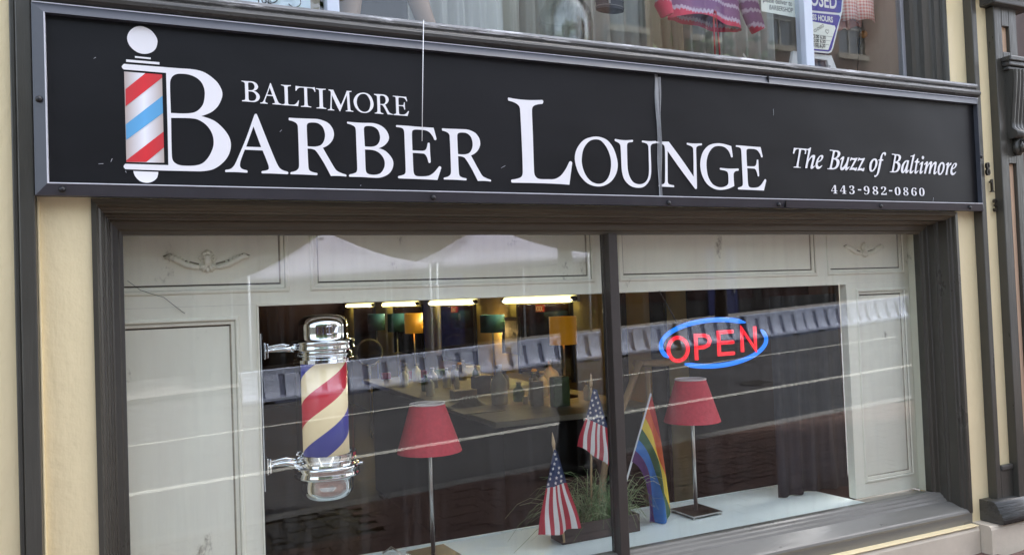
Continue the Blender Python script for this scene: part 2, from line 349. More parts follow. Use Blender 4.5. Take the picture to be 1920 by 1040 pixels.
GLYPH={
'A':(0.2363,1.8522,["990,1987 1032,2015 1069,1992 1410,1050 1652,411 1751,216 1871,130 2020,87c 2044,44 2018,0c 1467,9 1184,4c 1158,46 1186,83c 1332,112 1402,168 1392,294 1220,779c 644,784c 496,387 478,227 533,140 690,92c 716,57 698,10c 312,20 19,11c 0,52 21,88c 181,128 301,256 426,526 714,1214","945,1583c 1175,889c 691,885c"]),
'R':(0.4472,1.85,["0,1942 15,1969c 220,1966 758,1976 1048,1971 1338,1865 1497,1669 1535,1455 1465,1247 1313,1080 1134,983c 1440,428 1580,210 1744,122 1910,71c 1932,34 1916,0c 1648,15 1382,7c 1113,527 887,869 762,926 608,931c 616,381 639,198 738,128 900,96c 924,60 901,15c 448,27 21,26c 1,58 23,98c 184,147 283,241 306,406 301,1685 261,1786 146,1852 12,1881c","606,1721 652,1815 790,1849 989,1834 1150,1713 1223,1476 1190,1252 1075,1080 873,1012 610,1015c"]),
'B':(0.6481,1.8489,["0,1929 18,1958c 236,1948 554,1946 934,1958 1198,1895 1400,1745 1506,1516 1470,1339 1321,1172 1110,1061c 1345,983 1547,787 1635,586 1597,350 1435,141 1134,10 781,0 432,10 30,7c 8,47 32,93c 177,126 279,187 312,308 309,1083 307,1658 274,1786 147,1857 16,1889c","596,1702 622,1805 726,1845 930,1836 1103,1729 1178,1500 1142,1295 1025,1159 847,1107 614,1108c","610,996c 902,988 1105,915 1262,747 1321,545 1278,340 1139,161 931,103 727,120 636,189 612,347"]),
'E':(0.8261,1.847,["0,1916 22,1956c 380,1952 947,1938 1435,1935c 1498,1683 1533,1520 1500,1479 1444,1486c 1386,1618 1266,1761 1113,1822 927,1833 711,1828 618,1781 592,1667 592,1060c 992,1062 1103,1112 1153,1218 1183,1345 1227,1371 1267,1349c 1265,1044 1276,656 1231,619 1188,647c 1139,830 1050,946 927,964 598,969c 599,395 623,204 712,126 927,115 1176,146 1367,256 1514,410 1590,502c 1644,510 1683,461c 1515,0c 1109,10 39,19c 11,59 36,104c 180,140 288,208 311,356 307,1181 304,1712 269,1828 165,1875 20,1885c"]),
'L':(1.276,1.8431,["0,3272 23,3313c 380,3278 910,3274 1485,3322c 1528,3263 1487,3163c 1261,3124 1078,3043 1013,2877 1014,2049 1005,477 1059,286 1225,193 1585,191 1904,212 2185,359 2428,645 2589,917 2664,940 2717,881c 2548,0c 1850,24 1039,27 36,18c 8,81 32,137c 251,175 452,260 517,442 522,1623 503,2865 457,3022 286,3131 18,3193c"]),
'O':(1.56,1.8409,["0,1052 112,1469 435,1836 870,1995 1206,2003 1564,1877 1841,1544 1997,1000 1927,575 1656,209 1258,10 826,0 453,157 140,520","315,1064 419,1483 670,1785 961,1895 1248,1854 1502,1592 1663,1199 1675,820 1569,438 1363,189 1069,89 738,164 488,406 347,734"]),
'U':(1.7498,1.8382,["0,1945 36,1989c 429,1953 870,1987c 893,1954 866,1901c 674,1867 596,1790 581,1598 572,789 655,451 819,230 1066,150 1321,191 1507,346 1606,607 1630,1082 1637,1730 1572,1856 1340,1910c 1322,1944 1354,1988c 1690,1970 2009,1998c 2048,1952 2004,1898c 1812,1846 1743,1713 1738,1086 1714,611 1607,306 1340,58 1034,0 686,69 400,316 293,652 280,1118 275,1627 234,1795 32,1892c"]),
'N':(1.9539,1.8394,["0,1929 25,1966c 278,1973 635,1987c 1332,1182 1855,525c 1891,1722 1836,1821 1579,1904c 1560,1944 1590,1982c 1862,1966 2350,1991c 2373,1958 2346,1910c 2138,1863 2052,1772 2032,1208 1998,39 1940,0 1882,36c 1111,917 557,1594c 498,302 543,184 796,134c 821,89 792,54c 519,62 47,65c 32,104 51,144c 289,183 363,312 427,1574 398,1800 273,1873 22,1890c"]),
'G':(2.177,1.8388,["1063,2046 1353,2022 1723,1950c 1783,1494 1732,1447 1682,1475c 1591,1693 1381,1876 1056,1929 726,1847 479,1588 342,1234 334,885 404,538 604,253 885,128 1138,120 1380,199 1478,319 1491,687 1439,803 1288,857 1064,885c 1038,931 1076,968c 1550,948 2061,971c 2081,927 2055,867c 1875,832 1787,711 1784,400 1794,188c 1427,53 1023,0 664,50 317,246 86,587 0,961 36,1310 178,1634 442,1893 735,2008"]),
'bigB':(-0.0662,1.8525,["51,178c 1302,179c 1308,1392c 1305,3173c 72,3182c 17,3262 83,3360c 1687,3356 2172,3354 2498,3271 2823,3030 2975,2783 3007,2554 2885,2233 2672,1998 2338,1830c 2719,1706 2977,1491 3168,1219 3234,940 3169,618 2978,330 2677,99 2349,18 2007,4 894,0 47,9c 0,92","1416,2859 1480,3056 1602,3153 1763,3184 1986,3174 2207,3097 2367,2951 2451,2736 2459,2515 2388,2201 2178,1967 1892,1891 1419,1876c","1419,1716c 2135,1732 2422,1600 2612,1367 2693,1089 2669,808 2524,488 2324,271 2063,188 1657,186 1468,289 1414,478"]),
'ball':(-0.0471,2.2257,["0,452 70,682 250,851 468,888 700,783 845,598 885,437 827,206 683,62 479,0 263,49 74,220"]),
'bar1':(-0.0259,2.2101,["1,62c 461,54c 459,0c 0,10c"]),
'bar2':(-0.0516,2.1951,["2,83c 972,78c 970,0c 0,6c"]),
'half':(-0.0387,1.8116,["0,365c 725,357c 676,162 533,38 369,0 177,55 43,213"]),
'poleRect':(-0.058,1.8755,["0,2884c 1102,2879c 1100,23c 0,0c"]),
'red1':(-0.056,2.0532,["9,546c 592,1102c 1082,1101c 1083,999c 0,0c"]),
'blue':(-0.0568,1.946,["0,496c 1088,1481c 1089,926c 4,0c"]),
'red2':(-0.0579,1.8763,["1,51c 1100,1017c 1101,510c 576,21c 0,0c"]),
'T':(0,0,["40,2000c 90,1985 300,1960 700,1955 1100,1955 1360,1965 1480,2000c 1520,1980 1560,1560c 1500,1540c 1430,1720 1340,1830 1220,1860 1040,1868 920,1850c 915,900 935,250 960,160 1060,110 1190,85c 1200,40 1185,0c 1000,12 700,12 420,0c 400,40 420,85c 560,110 650,160 680,250 690,900 690,1850c 560,1868 380,1850 270,1800 170,1690 90,1520c 20,1530c 30,1800"]),
'I':(0,0,["0,1960 10,2000c 250,1985 520,1985 740,2000c 750,1960 735,1915c 580,1885 520,1840 505,1720 500,1000 505,300 530,170 600,120 740,85c 752,40 738,0c 520,12 220,12 12,0c 0,40 12,85c 160,115 225,165 240,300 245,1000 240,1700 220,1840 150,1890 12,1915c"]),
'M':(0,0,["130,2000c 330,1985 560,1995c 800,1450 1240,560c 1500,1150 1840,1995c 2050,1985 2280,2000c 2290,1960 2275,1915c 2120,1890 2060,1830 2060,1700 2090,900 2125,260 2150,160 2220,110 2390,85c 2400,40 2385,0c 2200,12 1880,12 1690,0c 1678,40 1690,85c 1830,115 1870,165 1870,280 1850,900 1830,1560c 1480,760 1160,-20c 1100,-20c 800,600 420,1480c 390,900 370,350 385,190 450,120 590,85c 600,40 588,0c 430,12 190,12 12,0c 0,40 12,85c 160,120 225,190 245,360 300,1100 330,1680 300,1830 240,1880 118,1915c"]),
'iT':(2.7027,1.9508,["14,652 88,912c 851,902c 789,654c 717,656c 752,790 683,840 519,843c 303,73 447,36c 428,0c 0,1c 15,31c 178,61c 396,850 236,846 158,790 85,650c"]),
'ih':(2.7733,1.9482,["144,908 271,939 391,1004c 423,991c 221,409c 415,605 552,661 643,639 644,551 487,155 518,118 614,172c 619,141c 479,28 378,0 330,36 345,112 480,469 478,545 393,511 215,308 132,30c 0,20c 248,837 217,866 141,870c"]),
'ie':(2.8380,1.9487,["31,294 126,475 303,633 440,669 511,629 480,514 338,381 159,312c 142,197 187,123 271,126 403,194c 421,169c 266,37 129,0 26,55 0,167","179,363c 325,444 392,548 368,598 299,570 219,466"]),
'iB':(2.9099,1.9499,["227,915 252,934c 483,918 723,910 856,852 877,750 790,618 630,535c 763,476 807,362 727,180 564,46 322,0 0,7c 19,41c 139,58 176,110 408,807 395,871 225,882c","539,833 650,848 714,782 679,665 563,568 442,543c","421,476c 556,455 618,355 574,200 464,94 343,64 294,88"]),
'iu':(2.9924,1.9475,["25,516 135,623 242,666 292,642 269,551 107,185 138,135 265,216 415,402 518,638c 634,648c 473,223 475,146 604,202c 616,177c 461,43 372,1 322,38 346,142c 218,35 95,0 11,41 0,130 139,520 112,532 41,491c"]),
'iz':(3.0518,1.9483,["64,480 151,639c 254,604 395,609 555,634c 571,608c 169,122c 276,152 380,129 471,171c 506,159c 455,28 396,0 252,42 5,19c 0,44c 371,518c 283,514 178,523 105,469c"]),
'io':(3.1828,1.9468,["0,227 68,439 260,616 444,658 555,588 566,430 468,216 275,39 110,0 15,70","142,205 191,391 310,553 401,569 439,478 390,293 281,131 187,76 140,114"]),
'if':(3.2138,1.9222,["326,811 337,859c 432,873c 526,1070 663,1208 794,1239 872,1198 826,1074c 775,1066 767,1119 715,1157 638,1101 568,886c 666,877c 647,810c 544,806c 430,472 321,205 203,70 71,0 0,16 23,91c 95,80 172,148 259,361 406,809c"]),
'ia':(3.3988,1.9462,["0,172 72,388 275,597 449,657 601,649c 456,213 457,133 549,189c 573,163c 443,38 346,0 292,47 319,155c 217,44 101,1 10,51","151,176 223,394 368,573 444,590 431,508 308,262 204,124 154,109"]),
'il':(3.4577,1.9460,["143,886 298,919 418,991c 447,971c 135,143 163,104 283,175c 300,148c 157,22 41,0 0,58 36,194 273,837 256,863 148,845c"]),
'it':(3.4927,1.9463,["59,609 159,667 283,786c 329,782c 292,645c 407,635c 383,561c 259,562c 130,151 165,112 278,183c 299,157c 152,30 54,0 0,52 28,175 151,558c 56,568c"]),
'ii':(3.5292,1.9461,["32,488 155,588 275,638c 311,607c 143,166 170,112 261,183c 278,156c 133,30 54,0 0,53 29,189 149,506 109,496 49,456c","215,829 247,899 307,917 371,893 382,833 342,766 286,748 230,773"]),
'im':(3.5611,1.9463,["35,497 167,597 268,655 325,630 265,450c 441,607 563,666 631,628 565,433c 755,605 878,664 962,626 947,529 819,140 845,113 941,185c 959,158c 831,30 730,0 683,53 717,192 806,497 789,537 707,493 541,268 458,41c 320,26c 445,402 464,498 414,510 308,397 198,230 125,31c 0,19c 158,474 141,506 60,465c"]),
'ir':(3.7176,1.9474,["59,514 187,616 290,647 315,606 262,438c 387,595 479,640c 502,618 440,499c 380,511 292,411 209,270 133,4c 0,0c 157,490 139,517 76,481c"]),
}
FONTG={
'd4':["199,0,121,0,121,12 121,24,121,36,127,36 133,36,140,36,155,36 168,38,179,44,189,50 195,63,195,84,195,98 195,111,195,125,133,125 71,125,9,125,9,139 9,152,9,166,72,270 136,375,199,480,231,480 262,480,293,480,293,376 293,273,293,169,316,169 339,169,363,169,363,154 363,140,363,125,339,125 316,125,293,125,293,111 293,98,293,84,293,63 298,50,309,44,320,38 333,36,348,36,351,36 354,36,357,36,357,24 357,12,357,0,278,0","86,219,56,169,102,169 148,169,195,169,195,208 195,248,195,287,195,306 195,328,196,351,196,373 198,395,199,416,197,410 194,403,189,394,184,385 179,376,174,366,168,356 163,346,158,338,153,329 149,323,146,319,116,269"],
'd3':["186,-7,163,-7,130,-7 102,-3,81,5,60,12 44,22,34,35,24,47 19,60,19,74,19,91 25,104,36,113,47,122 61,126,76,126,76,98 84,76,99,62,114,47 134,40,158,40,173,40 187,43,199,49,212,55 222,65,230,79,237,94 241,113,241,139,241,165 232,186,214,202,196,219 171,227,137,227,123,227 109,227,95,227,95,241 95,255,95,269,110,269 125,269,140,269,169,269 190,278,204,296,218,314 225,338,225,367,225,392 220,411,211,424,201,438 188,445,169,445,153,445 141,440,133,430,124,420 119,407,116,391,113,375 111,359,111,341,84,341 62,346,47,356,32,365 24,380,24,401,24,425 37,445,62,461,87,478 124,486,173,486,221,486 258,477,286,458,314,439 328,412,328,377,328,347 318,322,298,301,278,281 254,266,225,256,243,253 261,247,279,238,298,229 313,217,326,201,338,185 345,164,345,138,345,111 339,88,329,70,319,51 306,36,288,25,271,14 252,6,230,1,209,-4"],
'd9':["187,-7,152,-7,126,-7 104,-3,88,4,72,12 60,21,53,33,46,45 42,57,42,69,42,79 45,87,50,94,56,101 64,105,75,107,81,87 91,70,103,56,116,43 133,36,156,36,214,36 246,101,251,230,241,217 228,207,212,198,197,189 178,185,155,185,117,185 85,197,60,220,36,244 24,278,24,324,24,356 30,384,42,409,54,433 72,452,95,466,118,479 146,486,177,486,210,486 239,478,264,463,289,447 309,423,323,390,338,356 345,313,345,261,345,224 342,189,334,157,327,124 316,96,301,72,285,47 265,28,241,14,216,0","142,233,184,233,200,233 213,237,224,245,236,254 244,265,251,278,250,335 244,377,231,403,218,428 202,441,181,441,162,441 147,432,137,413,126,394 121,365,121,328,121,265"],
'd8':["238,-7,183,-7,146,-7 116,-1,91,11,67,22 49,38,38,57,26,77 20,99,20,122,20,151 29,175,47,193,65,211 89,228,119,242,92,258 71,276,57,296,43,315 36,338,36,364,36,385 41,405,50,423,60,442 77,457,99,469,122,480 153,486,191,486,239,486 275,475,299,453,322,431 334,403,334,369,334,342 326,321,310,305,294,289 272,274,244,260,284,241 313,221,330,199,347,178 355,154,355,127,355,85 340,52,310,29,280,5","180,293,203,283,219,292 231,304,239,317,246,330 250,348,250,370,250,383 247,395,243,407,238,419 231,428,222,436,213,443 201,447,187,447,169,447 155,440,145,426,135,411 130,394,130,372,130,349 137,331,149,318,162,305","164,32,187,32,210,32 228,39,241,55,255,71 262,91,262,116,262,137 254,156,239,170,223,185 198,200,164,216,149,206 136,193,126,178,116,163 111,143,111,120,111,94 118,72,132,56,146,40"],
'd2':["129,0,24,0,24,23 24,46,24,69,57,103 90,137,123,171,151,199 172,224,187,245,201,267 212,287,218,307,223,327 226,348,226,371,226,397 222,416,212,427,203,439 190,445,174,445,151,445 135,436,126,416,117,397 112,368,112,329,87,329 66,334,50,344,34,354 26,371,26,396,26,412 32,427,43,441,54,454 70,466,92,474,114,482 141,486,174,486,224,486 262,476,288,456,315,436 328,409,328,375,328,359 325,344,319,329,314,314 304,298,291,281,278,263 261,243,238,220,216,197 188,169,154,138,132,116 110,95,87,74,139,74 192,74,244,74,258,74 270,78,279,86,289,94 296,105,300,120,301,127 303,134,305,141,318,141 331,141,345,141,343,94 342,47,341,0,235,0"],
'd0':["227,-7,188,-7,147,-7 115,4,91,24,66,45 49,74,39,111,28,148 23,191,23,241,23,291 28,334,39,371,49,407 66,436,91,456,115,476 148,486,189,486,228,486 259,476,283,456,307,436 325,407,336,370,347,333 353,290,353,240,353,191 347,147,336,110,325,74 307,45,283,24,259,4","163,37,188,37,213,37 229,55,237,91,245,126 248,176,248,240,248,304 245,354,237,390,229,425 213,443,189,443,164,443 147,425,139,390,131,354 127,304,127,240,127,176 131,126,139,91,147,55"],
'd6':["248,-7,197,-7,164,-7 135,1,109,18,84,34 65,59,51,93,37,127 30,170,30,222,30,259 34,293,42,325,50,357 62,385,77,409,93,433 113,452,137,466,161,479 189,486,222,486,251,486 274,483,291,476,308,469 321,460,329,449,337,437 340,425,340,412,340,398 334,386,322,376,310,365 289,360,260,360,260,373 259,387,256,400,254,414 249,425,243,434,237,442 228,447,216,447,189,447 168,431,152,401,137,370 128,326,125,269,134,276 146,281,161,286,176,292 195,294,218,294,258,294 291,282,315,258,340,233 352,199,352,155,352,107 339,68,313,38,286,8","178,38,199,38,216,38 229,46,239,64,249,82 255,110,255,148,255,185 249,211,238,228,227,245 212,253,193,253,181,253 168,250,154,243,140,236 131,229,125,221,125,156 133,110,147,81,161,52"],
'd1':["158,0,65,0,65,12 65,24,65,36,84,36 102,36,120,36,132,36 140,39,146,45,151,51 154,63,154,79,154,191 154,304,154,416,137,395 121,378,108,365,94,352 81,346,67,346,56,346 47,350,40,359,32,368 28,380,28,396,42,399 57,405,74,412,90,419 110,431,132,447,147,459 163,471,179,482,204,482 229,482,254,482,254,348 254,214,254,79,254,65 256,55,261,47,265,39 274,36,288,36,306,36 324,36,343,36,343,24 343,12,343,0,250,0"],
}

# ================================================================ THE STREET (seen as a reflection in the glass)
SL = .048
def gz(x): return -.179 + SL * x                     # the street climbs to the right
def sheet(name, x0, x1, y0, y1, dz, m, kind='structure', parent=None, n=1):
    b = MB(); b.face([(x0, y0, gz(x0) + dz), (x1, y0, gz(x1) + dz), (x1, y1, gz(x1) + dz), (x0, y1, gz(x0) + dz)])
    o = b.build(name, m, parent)
    if kind: o['kind'] = kind
    return o
ground = sheet('ground', -150, 150, -150, 14, -.60, M['asphalt'])
road = sheet('road', -60, 90, -13.2, -3.1, -.125, M['asphalt'])
b = MB()
for y, wd, x0, x1 in ((-5.3, .075, -40, 60), (-8.35, .055, -40, 13.6)):
    b.face([(x0, y - wd, gz(x0) - .121), (x1, y - wd, gz(x1) - .121), (x1, y + wd, gz(x1) - .121), (x0, y + wd, gz(x0) - .121)])
b.build('lane_marking', M['line'], road)
kb = MB()
for x in range(-20, 30): 
    a, c2 = x * 1.6 + .006, x * 1.6 + 1.594
    kb.face([(a, -3.1, gz(a) - .125), (c2, -3.1, gz(c2) - .125), (c2, -3.1, gz(c2)), (a, -3.1, gz(a))]); kb.face([(a, -3.1, gz(a)), (c2, -3.1, gz(c2)), (c2, -2.93, gz(c2)), (a, -2.93, gz(a))])
kerb = kb.build('kerb', M['kerb']); kerb['kind'] = 'structure'
side = sheet('sidewalk', -60, 90, -2.93, .1, -.02, M['mortar'])
fside = sheet('far_sidewalk', -60, 90, -17.6, -13.2, 0, M['kerb'])
# paving bricks: the nearest ones single, the rest joined
bm_ = MB().box(-.098, .098, -.047, .047, -.06, 0)
proto = bm_.build('brick', M['brick'], None, bevel=.004); pm = proto.data; bpy.data.objects.remove(proto)
rest = MB(); cand = []
for j in range(29):
    y = -.09 - j * .1
    for i in range(-14, 36):
        x = .2 * i + (.1 if j % 2 else 0)
        if .55 < x < 1.35 and -2.93 < y < -2.1: continue
        if x > 3.86 and y > -.19: continue
        if y < -2.9: continue
        cand.append((x, y))
def key(c): return (0 if (c[0] > 3.5 and c[1] > -.8) else 1, abs(c[0] - 1.9) * .8 + abs(c[1] + 2.3))
cand.sort(key=key)
rz = math.atan(SL)
for k, (x, y) in enumerate(cand):
    dz = random.uniform(-.003, .003)
    if k < 300:
        o = bpy.data.objects.new('brick', pm); link(o, side); o.location = (x, y, gz(x) + dz); o.rotation_euler = (random.uniform(-.012, .012), -rz, random.uniform(-.012, .012))
    else:
        z = gz(x) + dz
        i = len(rest.v)
        rest.v += [(x + sx * .096, y + sy * .045, z + SL * sx * .096 + dzz) for dzz in (-.05, 0) for sx, sy in ((-1, -1), (1, -1), (1, 1), (-1, 1))]
        for q in ((4, 5, 6, 7), (0, 1, 5, 4), (1, 2, 6, 5), (2, 3, 7, 6), (3, 0, 4, 7)):
            rest.f.append(tuple(i + t for t in q)); rest.m.append(0); rest.sm.append(False)
o = rest.build('brick_paving', M['brick'], side, fix=False); o['kind'] = 'stuff'
# cobbled tree pit by the kerb
cb = MB().box(-.07, .07, -.055, .055, -.08, 0); o = cb.build('cobble', M['cobble'], None, bevel=.016); cm = o.data; cmods = o
for i in range(6):
    for j in range(7):
        o = bpy.data.objects.new('cobble', cm); link(o, side)
        bv = o.modifiers.new('bevel', 'BEVEL'); bv.width = .018; bv.segments = 2
        x = .62 + i * .135 + random.uniform(-.014, .014); y = -2.86 + j * .115 + random.uniform(-.012, .012)
        o.location = (x, y, gz(x) + random.uniform(-.02, .006)); o.rotation_euler = (random.uniform(-.07, .07), random.uniform(-.07, .07), random.uniform(-.15, .15)); o.scale = (random.uniform(.8, 1), random.uniform(.8, 1), 1)
bpy.data.objects.remove(cmods)
# manhole cover
mh = MB(); x = 7.8; mh.lathe([(.24, 0), (.24, .012), (.21, .016), (.0001, .016)], x, -5.8, 28)
for a in range(-3, 4): mh.box(x - .15, x + .15, -5.8 + a * .055 - .01, -5.8 + a * .055 + .01, .014, .022)
for i, v in enumerate(mh.v): mh.v[i] = (v[0], v[1], v[2] + gz(v[0]) - .125)
o = mh.build('manhole_cover', M['manhole']); tag(o, 'round dark iron manhole cover in the asphalt between the white lane lines', 'manhole cover')

# street lamp post on the near kerb
lx, ly = 3.12, -2.68; z0 = gz(lx)
lamp = thing('street_lamp', 'black ornamental street lamp with fluted base by the near kerb, mirrored in the shop glass', 'street lamp', (lx, ly, z0))
MB().lathe([(.19, z0), (.19, z0 + .05), (.165, z0 + .07), (.15, z0 + .09), (.155, z0 + .12), (.13, z0 + .22), (.105, z0 + .36), (.095, z0 + .46), (.115, z0 + .49), (.115, z0 + .52), (.075, z0 + .56)], lx, ly, 24).build('base', M['postblack'], lamp)
MB().lathe([(.068, z0 + .55), (.06, z0 + 2.0), (.05, z0 + 3.6)], lx, ly, 16).build('shaft', M['postblack'], lamp)
MB().lathe([(.05, z0 + 3.6), (.14, z0 + 3.7), (.19, z0 + 4.1), (.16, z0 + 4.25), (.03, z0 + 4.45)], lx, ly, 16).build('lantern', M['white'], lamp)
MB().lathe([(.2, z0 + 4.2), (.17, z0 + 4.32), (.02, z0 + 4.55)], lx, ly, 16).build('lantern_cap', M['postblack'], lamp)

# water filled barriers
def barrier_mesh():
    L_ = 1.74; h = .56
    b = MB()
    prof = [(-.21, 0.0), (-.21, .10), (-.12, .26), (-.085, h - .08), (-.09, h), (.09, h), (.085, h - .08), (.12, .26), (.21, .10), (.21, 0)]
    xs = [0]
    n = 5; p = L_ / n
    segs = []
    for k in range(n): segs += [(k * p, k * p + p * .78, 0), (k * p + p * .78, (k + 1) * p, .035)]
    core = [(y * (1 if z < .09 or z > h - .07 else .84), z) for y, z in prof]
    b.prism_yz([(-.21, 0), (-.21, .095), (-.145, .13), (-.085, h - .10), (-.088, h - .075), (-.09, h), (.09, h), (.088, h - .075), (.085, h - .10), (.145, .13), (.21, .095), (.21, 0)], 0, L_, 1)
    b.box(0, L_, -.093, .093, h - .085, h + .002, 0); b.box(0, L_, -.213, .213, .046, .098, 0)
    for a, c2, ins in segs:
        if ins: continue
        for sg in (-1, 1):
            b.prism_yz([(sg * .12, .10), (sg * .20, .102), (sg * .155, .19), (sg * .122, .30), (sg * .098, h - .085), (sg * .07, h - .09)], a + .02, c2, 0)
    for fx in (.32, 1.22):
        b.box(fx, fx + .2, -.212, .212, .0, .045, 2)
    b.box(.1, .16, -.05, .05, h, h + .012, 0)
    o = b.build('water_barrier', [M['barrier'], M['barrier_slot'], M['black']], None, bevel=.008)
    return o
proto = barrier_mesh()
words = ['leftmost in the row, at the end of the line', 'second from the left end', 'third from the left end, below the left tent', 'fourth from the left end', 'fifth from the left end, below the tent join', 'sixth from the left end', 'seventh from the left, below the right tent', 'eighth from the left end', 'ninth from the left end', 'tenth from the left end', 'eleventh from the left end, past the tents', 'twelfth from the left end', 'thirteenth from the left, last at the right']
for k in range(13):
    o = proto if k == 0 else link(proto.copy())
    x = 1.35 + k * 1.76; o.location = (x, -11.0 + .1 * math.sin(k * 1.3), gz(x) - .125); o.rotation_euler = (0, -rz, .012 * math.sin(k * 2.1))
    tag(o, 'white plastic barrier across the road, ' + words[k], 'barrier', 'white barriers across the road')

# two white pop up tents
def tent(x0, x1, y0, y1, label):
    xm, ym = (x0 + x1) / 2, (y0 + y1) / 2
    t = thing('canopy_tent', label, 'tent', (xm, ym, gz(xm)), 'white tents across the road')
    ez = lambda x: 1.86 + SL * (x - 1.75) + .18
    pk = (xm, ym, ez(xm) + .95); b = MB()
    cs = [(x0, y0), (x1, y0), (x1, y1), (x0, y1)]
    for k in range(4):
        a, c2 = cs[k], cs[(k + 1) % 4]; rows = []
        for i in range(7):
            q = i / 6; row = []
            for j in range(9):
                s_ = j / 8; x = a[0] + (c2[0] - a[0]) * s_; y = a[1] + (c2[1] - a[1]) * s_
                zb = ez(x) + (-.03 * math.sin(PI * s_))
                row.append((x + (pk[0] - x) * q, y + (pk[1] - y) * q, zb + (pk[2] - zb) * q - .16 * math.sin(PI * q) * (1 - .5 * q)))
            rows.append(row)
        b.grid(rows)
    b.build('canopy_top', M['canopy'], t, solid=.006)
    for k in range(4):
        a, c2 = cs[k], cs[(k + 1) % 4]; v = MB()
        v.grid([[(a[0] + (c2[0] - a[0]) * j / 10, a[1] + (c2[1] - a[1]) * j / 10, ez(a[0] + (c2[0] - a[0]) * j / 10) - d) for j in range(11)] for d in (0, .2)])
        v.build('valance', M['canopy'], t, solid=.006)
        MB().tube([(a[0] + .04 * (1 if a[0] < xm else -1), a[1], gz(a[0]) - .02), (a[0] + .04 * (1 if a[0] < xm else -1), a[1], ez(a[0]))], .028, 6).build('leg', M['alu'], t)
tent(1.75, 5.62, -17.2, -13.5, 'white pop up tent standing behind the left barriers, left of two')
tent(5.70, 9.60, -17.2, -13.5, 'white pop up tent standing behind the barriers, right of two')

# brick row houses across the road
def row_house(x0, x1, label, h, first):
    zb = gz(x0) - .2
    t = thing('row_house', label, 'building', ((x0 + x1) / 2, -19, zb), 'brick houses across the road')
    y = -18.0
    ws = []
    nwin = 3; p = (x1 - x0) / nwin
    for f in range(3 if h > 10 else 2):
        for k in range(nwin):
            cx = x0 + p * (k + .5); zs = 2.3 + f * 3.75
            if f == 0: continue
            ws.append((cx - .65, cx + .65, zs, zs + 1.95))
    xs = sorted(set([x0, x1] + [v for w_ in ws for v in w_[:2]])); zs = sorted(set([zb, zb + h] + [v for w_ in ws for v in w_[2:]]))
    b = MB()
    for i in range(len(xs) - 1):
        for j in range(len(zs) - 1):
            cx, cz = (xs[i] + xs[i + 1]) / 2, (zs[j] + zs[j + 1]) / 2
            if any(w_[0] < cx < w_[1] and w_[2] < cz < w_[3] for w_ in ws): continue
            b.face([(xs[i], y, zs[j]), (xs[i + 1], y, zs[j]), (xs[i + 1], y, zs[j + 1]), (xs[i], y, zs[j + 1])])
    b.box(x0, x1, y - 6, y - .25, zb, zb + h)
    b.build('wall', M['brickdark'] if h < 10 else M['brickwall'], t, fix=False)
    MB().box(x0, x1, y - 6.1, y + .35, zb + h, zb + h + .5).build('cornice', M['stone2'], t)
    for w_ in ws:
        wf = MB(); a, c2, z1, z2 = w_; q = .06
        for bx in ((a, a + q, z1, z2), (c2 - q, c2, z1, z2), (a + q, c2 - q, z1, z1 + q), (a + q, c2 - q, z2 - q, z2), (a + q, c2 - q, (z1 + z2) / 2 - .03, (z1 + z2) / 2 + .03), ((a + c2) / 2 - .02, (a + c2) / 2 + .02, z1 + q, z2 - q)):
            wf.box(bx[0], bx[1], y - .2, y - .12, bx[2], bx[3])
        o = wf.build('window', M['sash'], t)
        MB().box(a + .01, c2 - .01, y - .19, y - .17, z1 + .01, z2 - .01).build('pane', M['pane'], o)
        MB().box(a - .12, c2 + .12, y - .2, y + .08, z1 - .2, z1).build('sill', M['stone2'], o)
        MB().box(a - .12, c2 + .12, y - .1, y + .02, z2, z2 + .24).build('lintel', M['stone2'], o)
    sf = MB(); sf.box(x0 + .1, x1 - .1, y + .01, y + .1, zb, zb + (4.9 if h > 10 else 3.4)); sf.box(x0, x1, y + .01, y + .35, zb + (4.9 if h > 10 else 3.4), zb + (5.2 if h > 10 else 3.7)); sf.build('added_dark_front', M['black'], t)  # black front added to keep the reflection above the barriers dark
    for q in range(3):
        a = x0 + .35 + q * (x1 - x0 - .4) / 3; MB().box(a, a + (x1 - x0) / 3 - .5, y + .105, y + .115, zb + .9, zb + 3.0).build('added_front_window', M['mirror'], t)
    cx = x0 + p * 1.5
    d = MB().box(cx - .6, cx + .6, y + .12, y + .16, zb, zb + 2.6).build('door', M['bluecloth'], t)
    MB().box(cx + .42, cx + .47, y + .16, y + .2, zb + 1.1, zb + 1.3).build('handle', M['steel'], d)
row_house(-16.5, -7.0, 'brick row house opposite, at the left end behind the trees', 8.4, 0)
row_house(-6.9, 2.5, 'brick row house opposite, straight across from the shop', 8.0, 0)
row_house(2.6, 12.2, 'brick row house opposite, behind the white tents', 8.6, 0)
row_house(12.3, 21.8, 'brick row house opposite, right of the tents', 12.4, 0)
row_house(21.9, 31.5, 'brick row house opposite, farthest up the street', 13.0, 0)

